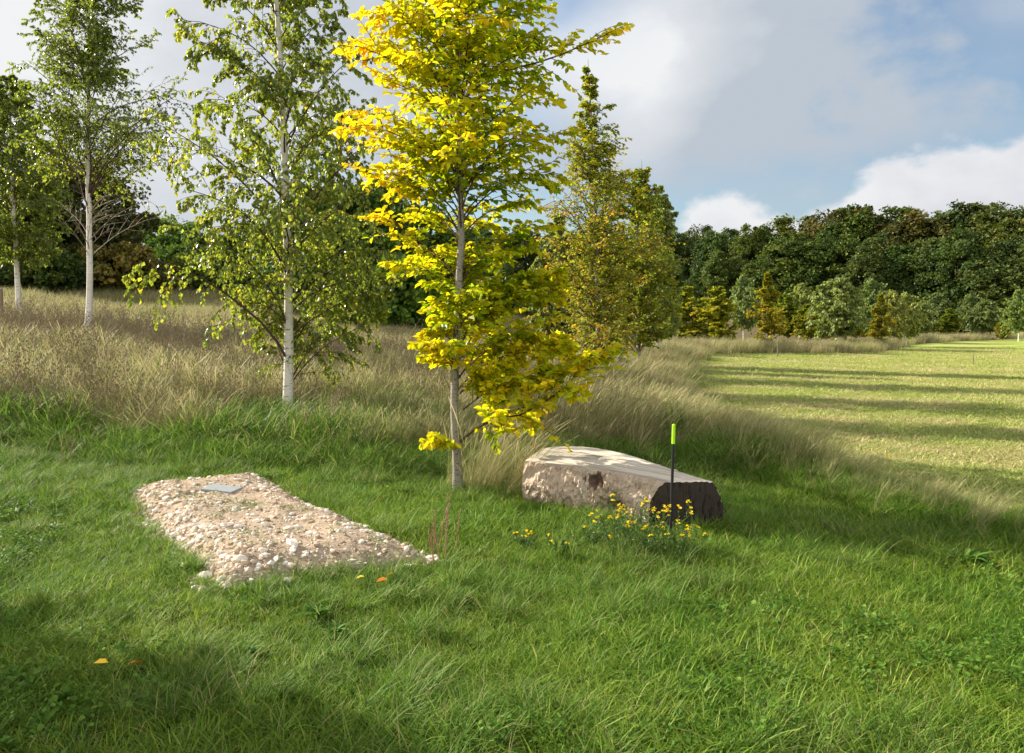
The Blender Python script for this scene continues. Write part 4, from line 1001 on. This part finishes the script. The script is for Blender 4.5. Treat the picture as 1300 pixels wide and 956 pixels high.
n1 = noise(nt, opos(nt, (1, 1, 1)), 16, 7, .7, .5); n2 = noise(nt, opos(nt), 5, 4); n3 = noise(nt, opos(nt, (3, 3, 1)), 16, 4, .6)
c = mixc(nt, n1, (.30, .215, .15), (.70, .57, .44)); c = mixc(nt, ramp(nt, n2, [(.5, (0, 0, 0)), (.7, (.7, .7, .7))]), c, (.60, .50, .41)); c = mixc(nt, ramp(nt, n3, [(.6, (0, 0, 0)), (.7, (.85, .85, .85))]), c, (.12, .07, .045))
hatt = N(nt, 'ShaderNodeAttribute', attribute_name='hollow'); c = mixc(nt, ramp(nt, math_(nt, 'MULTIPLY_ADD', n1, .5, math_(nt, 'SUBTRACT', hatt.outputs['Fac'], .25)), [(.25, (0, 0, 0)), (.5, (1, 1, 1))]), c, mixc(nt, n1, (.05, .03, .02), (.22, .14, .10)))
principled(nt, out, c, .95, .1, n1, 1.0, .03)
m2, nt, out = newmat('shade darkened sawn end')  # the shade on this end is put into its dark wood colour
wv = nt.nodes.new('ShaderNodeTexWave'); wv.wave_type = 'RINGS'; wv.rings_direction = 'Y'; wv.inputs['Scale'].default_value = 9; wv.inputs['Distortion'].default_value = 4; wv.inputs['Detail'].default_value = 3
mp = nt.nodes.new('ShaderNodeMapping'); tc = nt.nodes.new('ShaderNodeTexCoord'); mp.inputs['Location'].default_value = (-.48, 0, -.15); nt.links.new(tc.outputs['Object'], mp.inputs[0]); nt.links.new(mp.outputs[0], wv.inputs[0])
n1 = noise(nt, opos(nt, (9, 1, 3)), 3, 5, .7)
n9 = noise(nt, opos(nt, (26, 1, 5)), 1.6, 4, .6, .6); c = mixc(nt, n1, (.022, .017, .014), (.065, .05, .038)); c = mixc(nt, ramp(nt, n9, [(.55, (0, 0, 0)), (.62, (1, 1, 1))]), c, (.012, .009, .007)); c = mixc(nt, ramp(nt, n1, [(.5, (0, 0, 0)), (.7, (.8, .8, .8))]), c, (.030, .022, .018))
principled(nt, out, c, .85, .2, n1, .6, .01)
m3 = simple('dark rotten hollow', (.075, .048, .034), .95, .6, 40, 1.0, .1)
lt = thing('log_bench', 'thick weathered half log used as a bench, flat sawn top, beside the yellow tree', 'log bench', (LC[0], LC[1], LC[2]))
mesh_np('log', V, [Q], [m0, m1], lt, fmat=fm, smooth=False, vattr={'hollow': hv})
Vc, Qc, Tc = cap(Vr[-1], False); o = mesh_np('sawn_end', Vc, [Qc, Tc], m2, lt, smooth=False)
Vc, Qc, Tc = cap(Vr[0], True); o = mesh_np('butt_end', Vc, [Qc, Tc], m1, lt, smooth=False)

# ============================================================ MARKER STAKE
p = ground_pt(851, 688); z1 = at(851, 538, p[1])[2] - p[2]; z2 = at(851, 563, p[1])[2] - p[2]
stk_ = None
st = thing('marker_stake', 'thin black marker stake with a lime green tip in front of the log bench', 'marker stake', tuple(p))
def rod(name, z0, z1, r, mat, parent, pt=0):
    zs = [z0, z0 + .001, z1 - .006, z1]; V, Q = tubes(np.array([[[0, 0, z] for z in zs]]), np.array([[r * .4, r, r, r * .35]]), 12)
    n = len(V); V = np.concatenate([V, [[0, 0, z0], [0, 0, z1]]]); j = np.arange(12)
    T_ = np.concatenate([np.stack([(j + 1) % 12, j, np.full(12, n)], -1), np.stack([36 + j, 36 + (j + 1) % 12, np.full(12, n + 1)], -1)])
    return mesh_np(name, V, [Q, T_], mat, parent, smooth=False)
st.rotation_euler = (.01, .022, 0)
rod('shaft', -.15, z2, .0105, simple('black stake', (.018, .018, .020), .5, .1, 10), st)
rod('tip', z2 - .001, z1, .0125, simple('lime paint', (.42, .80, .02), .45, .05, 10), st)

# ============================================================ YELLOW FLOWERS
rf = np.random.default_rng(303)
M_fl, nt, out = newmat('yellow petal'); gg = nt.nodes.new('ShaderNodeNewGeometry')
leaf_shader(nt, out, ramp(nt, gg.outputs['Random Per Island'], [(0, (.88, .64, .01)), (.8, (.90, .78, .02)), (1, (.86, .40, .012))]), .3, .5, .3)
M_fg, nt, out = newmat('flower foliage'); gg = nt.nodes.new('ShaderNodeNewGeometry')
leaf_shader(nt, out, ramp(nt, gg.outputs['Random Per Island'], [(0, (.05, .11, .03)), (.6, (.10, .18, .04)), (1, (.2, .27, .07))]), .35, .5, .3)
def flower_mesh(rng, n=5):
    out = []; a = rng.random(n) * 2 * PI; P = np.stack([np.cos(a) * .012, np.sin(a) * .012, rng.uniform(-.004, .008, n)], -1)
    i = np.repeat(np.arange(n), 5); b_ = np.tile(np.arange(5) * 2 * PI / 5, n) + rng.random(n).repeat(5) * 6
    D = np.stack([np.cos(b_), np.sin(b_), rng.uniform(.2, 1.2, len(b_))], -1)
    V, Q, _ = leaves(P[i], D, np.array([[0, 0, 1.]]) + rng.normal(0, .2, (len(i), 3)), rng.uniform(.010, .015, len(i)), .9, LEAF4); return V, Q
FM = [mesh_np('flower_head', *[a if j == 0 else [a] for j, a in enumerate(flower_mesh(rf, int(rf.integers(3, 6))))], M_fl, link_it=False).data for _ in range(4)]
def flower_plant(x, y, h, rad, nst, nfl, label, group):
    z = hz(x, y); t = thing('flowering_plant', label, 'flower', (x, y, z), group)
    a = rf.random(nst) * 2 * PI; P0 = np.stack([np.cos(a), np.sin(a), 0 * a], -1) * rad * .35
    e = rf.uniform(.75, 1.3, nst); C = curve(P0, a, e, e + .15, h * rf.uniform(.75, 1.15, nst) / np.sin(e), 7, .08, rf)
    K1, _, _ = kids(C, 5, .3, .4, .6, .1, .2, -.1, 4, .08, rf)
    V, Q = join([tubes(C, np.linspace(.0022, .0012, 7)[None].repeat(nst, 0), 3), tubes(K1, np.full((len(K1), 4), .001), 3)])
    al_ = np.concatenate([resamp(C, 4), K1]); nl = 9; i = np.repeat(np.arange(len(al_)), nl); s = rf.random(len(i)); p, t_ = sample(al_, i, s)
    V2, Q2, _ = leaves(p, norm(rf.normal(size=(len(i), 3)) + [0, 0, .3]), rf.normal(size=(len(i), 3)), rf.uniform(.012, .026, len(i)), .42, LEAF4)
    V, Q = join([(V, Q), (V2, Q2)])
    mesh_np('foliage', V, [Q], M_fg, t)
    tips = np.concatenate([C[:, -1], K1[:, -1]]); tips = tips[np.argsort(-tips[:, 2])][:int(len(tips) * .6)]
    for k in rf.choice(len(tips), min(nfl, len(tips)), replace=False):
        o = link(bpy.data.objects.new('flower_head', FM[int(rf.integers(0, 4))]), t); o.location = tuple(tips[k]); o.rotation_euler = (rf.normal(0, .3), rf.normal(0, .3), rf.random() * 6)
G_f = 'yellow flowering plants by the log bench'
for (u, v, h, rad, nst, nfl, lab) in (
    (815, 705, .30, .14, 16, 26, 'yellow flowering plant in the middle of the clump before the dark log end'),
    (785, 703, .26, .12, 14, 18, 'yellow flowering plant on the left side of the clump by the log'),
    (845, 712, .24, .12, 14, 18, 'yellow flowering plant at the foot of the black marker stake'),
    (868, 706, .15, .08, 8, 7, 'small yellow flowering plant right of the marker stake'),
    (746, 698, .12, .07, 7, 3, 'tiny yellow flowering plant in grass left of the large clump'),
    (712, 706, .11, .07, 7, 4, 'low orange yellow flowers in the grass halfway to the dead stalks'),
    (664, 697, .10, .08, 7, 4, 'leftmost low yellow flowers in the grass right of the yellow tree foot')):
    p = ground_pt(u, v); flower_plant(p[0], p[1], h, rad, nst, nfl, lab, G_f)

# ============================================================ DEAD STALKS near the mound's corner
def dead_plant(u, v, h, n, label):
    p = ground_pt(u, v)
    C = curve(rf.normal(0, .035, (n, 3)) * [1, 1, 0], rf.uniform(0, 6.3, n), np.full(n, 1.45), rf.uniform(1.1, 1.5, n), h * rf.uniform(.6, 1.1, n), 8, .05, rf)
    k, _, _ = kids(C, 16, .35, .10, .7, 0, .3, 0, 3, .1, rf)
    e = k[:, -1]; B = e[:, None] + np.array([[0, 0, -.005], [0, 0, 0], [0, 0, .006]])[None]
    V, Q = join([tubes(C, np.linspace(.003, .0014, 8)[None].repeat(n, 0), 4), tubes(k, np.full((len(k), 3), .0011), 3), tubes(B, np.array([.001, .0045, .001])[None].repeat(len(e), 0), 4)])
    o = mesh_np('dead_plant', V, [Q], M_dead); o.location = tuple(p); tag(o, label, 'plant', 'dead brown stalks')
M_dead = simple('russet stalk', (.26, .14, .085), .9, .4, 20)
dead_plant(551, 716, .36, 5, 'thin russet dead stalks at the near right corner of the mound')
dead_plant(572, 706, .40, 4, 'thin russet dead stalks standing a little right of the mound corner')
dead_plant(88, 592, .4, 3, 'dead brown stalks at the meadow edge on the left')
# long straws leaning at the meadow edge and by the log
def straw(u0, v0, u1, v1, Y, label, r=.0035):
    a = at(u0, v0, Y); b_ = at(u1, v1, Y + .25); s = np.linspace(0, 1, 9)[:, None]
    P = (b_ - a) * s + np.array([0, 0, 1.]) * np.sin(s * PI) * .02
    V, Q = tubes(P[None], np.linspace(r, r * .45, 9)[None], 5); o = mesh_np('straw_stem', V, [Q], M_straw); o.location = tuple(a); tag(o, label, 'straw', 'long dry straws')
M_straw = simple('pale straw', (.55, .42, .24), .8, .2, 10)
straw(150, 566, 204, 498, 9.2, 'long pale straw leaning right at the meadow edge, the longer of two side by side')
straw(157, 562, 208, 502, 9.3, 'slightly shorter pale straw leaning right beside its longer twin')
straw(704, 655, 658, 592, 6.7, 'pale straw leaning left in front of the log bench end')
straw(672, 600, 682, 520, 7.2, 'thin upright forked straw above the left end of the log bench')
straw(900, 790, 872, 730, 4.6, 'pale bent straw lying in the turf below the marker stake', .0025)

# fallen leaves
def fallen(u, v, sz, label, c):
    p = ground_pt(u, v); Vv, Qq, _ = leaves(np.zeros((1, 3)), np.array([[rf.normal(), rf.normal(), .25]]), np.array([[rf.normal(0, .3), rf.normal(0, .3), 1.]]), np.array([sz]), .65, LEAF6)
    o = mesh_np('fallen_leaf', Vv, [Qq], c); o.location = (p[0], p[1], p[2] + .06); o.rotation_euler = (.2, 0, 0); tag(o, label, 'leaf', 'fallen autumn leaves')
Ca = simple('orange leaf', (.72, .26, .02), .6, .2, 20); Cb = simple('yellow leaf', (.78, .50, .03), .6, .2, 20)
fallen(478, 752, .07, 'orange fallen leaf on the turf below the mound corner', Ca); fallen(452, 748, .05, 'small yellow fallen leaf left of the orange one below the mound', Cb)
fallen(500, 740, .045, 'smallest yellow fallen leaf close to the mound corner', Cb); fallen(181, 857, .06, 'bright orange fallen leaf in the shaded turf, lower left', Ca)
fallen(138, 858, .06, 'dull yellow fallen leaf left of the bright orange one in the shade', Cb); fallen(276, 609, .06, 'yellow fallen leaf on the far end of the rubble mound', Cb)
fallen(1128, 590, .05, 'yellow leaf caught in the grass at the field edge', Cb)

# ============================================================ DOCK CLUMPS
for (u, v, s, lab) in ((1225, 722, 1.1, 'broad leaved dock clump with dark strap leaves on the right turf'), (400, 792, .75, 'small dock with upright light green leaves below the mound'),
                       (425, 812, .55, 'grey leaved rosette in the turf below the small dock'), (312, 838, .6, 'grey green rosette at the edge of the shaded turf'), (1030, 610, 1.1, 'strap leaved clump at the shaded bank beside the field')):
    p = ground_pt(u, v); t_ = [rosette(rf, .17, 15), rosette(rf, .13, 9)]
    V, Q = join([t_[0], (t_[1][0] + [0.02, .03, .01], t_[1][1])]); o = mesh_np('dock_plant', V, [Q], g_weed); o.location = (p[0], p[1], p[2] + .035); o.scale = (s, s, s); tag(o, lab, 'plant', 'dock plants in the turf')

# ============================================================ POSTS AND FENCE
M_post = simple('grey wood post', (.20, .16, .12), .9, .3, 8)
def post(u, vb, vt, Y, r, label, mat=M_post, grp='thin marker posts in the field'):
    a = at(u, vb, Y); z0 = hz(a[0], a[1]); top = at(u, vt, Y)[2]; V, Q = tubes(np.array([[[0, 0, -.1], [.01, 0, (top - z0) * .5], [0, 0, top - z0 - .01], [0, 0, top - z0]]]), np.array([[r, r, r * .95, r * .3]]), 8)
    o = mesh_np('post', V, [Q], mat, smooth=False); o.location = (a[0], a[1], z0); tag(o, label, 'post', grp)
post(987, 453, 434, 33, .028, 'short grey post where the dry grass meets the field')
post(1235, 464, 450, 28, .018, 'thin dark stake standing alone out in the mown field')
post(2, 395, 366, 22, .04, 'dark post at the left edge of the view')
M_rail = simple('pale weathered rail', (.45, .44, .42), .8, .2, 6)
ft = thing('post_fence', 'low pale wire and rail fence in front of the dark bushes on the left rise', 'fence', (0, 0, 0))
fx = np.linspace(-33, -17, 13); fy = 42 + .12 * (fx + 33); fz = H(fx, fy)
for k in range(13):
    V, Q = tubes(np.array([[[0, 0, -.2], [0, 0, .6], [0, 0, 1.12], [0, 0, 1.13]]]), np.array([[.05, .05, .048, .01]]), 7); o = mesh_np('fence_post', V, [Q], M_post, ft); o.location = (fx[k], fy[k], fz[k])
for hh in (.45, .75, 1.05):
    P = np.stack([fx, fy - .05, fz + hh], -1); V, Q = tubes(P[None], np.full((1, 13), .022 if hh > 1 else .008), 5); mesh_np('rail', V, [Q], M_rail, ft)
print('script done', len(bpy.data.objects))
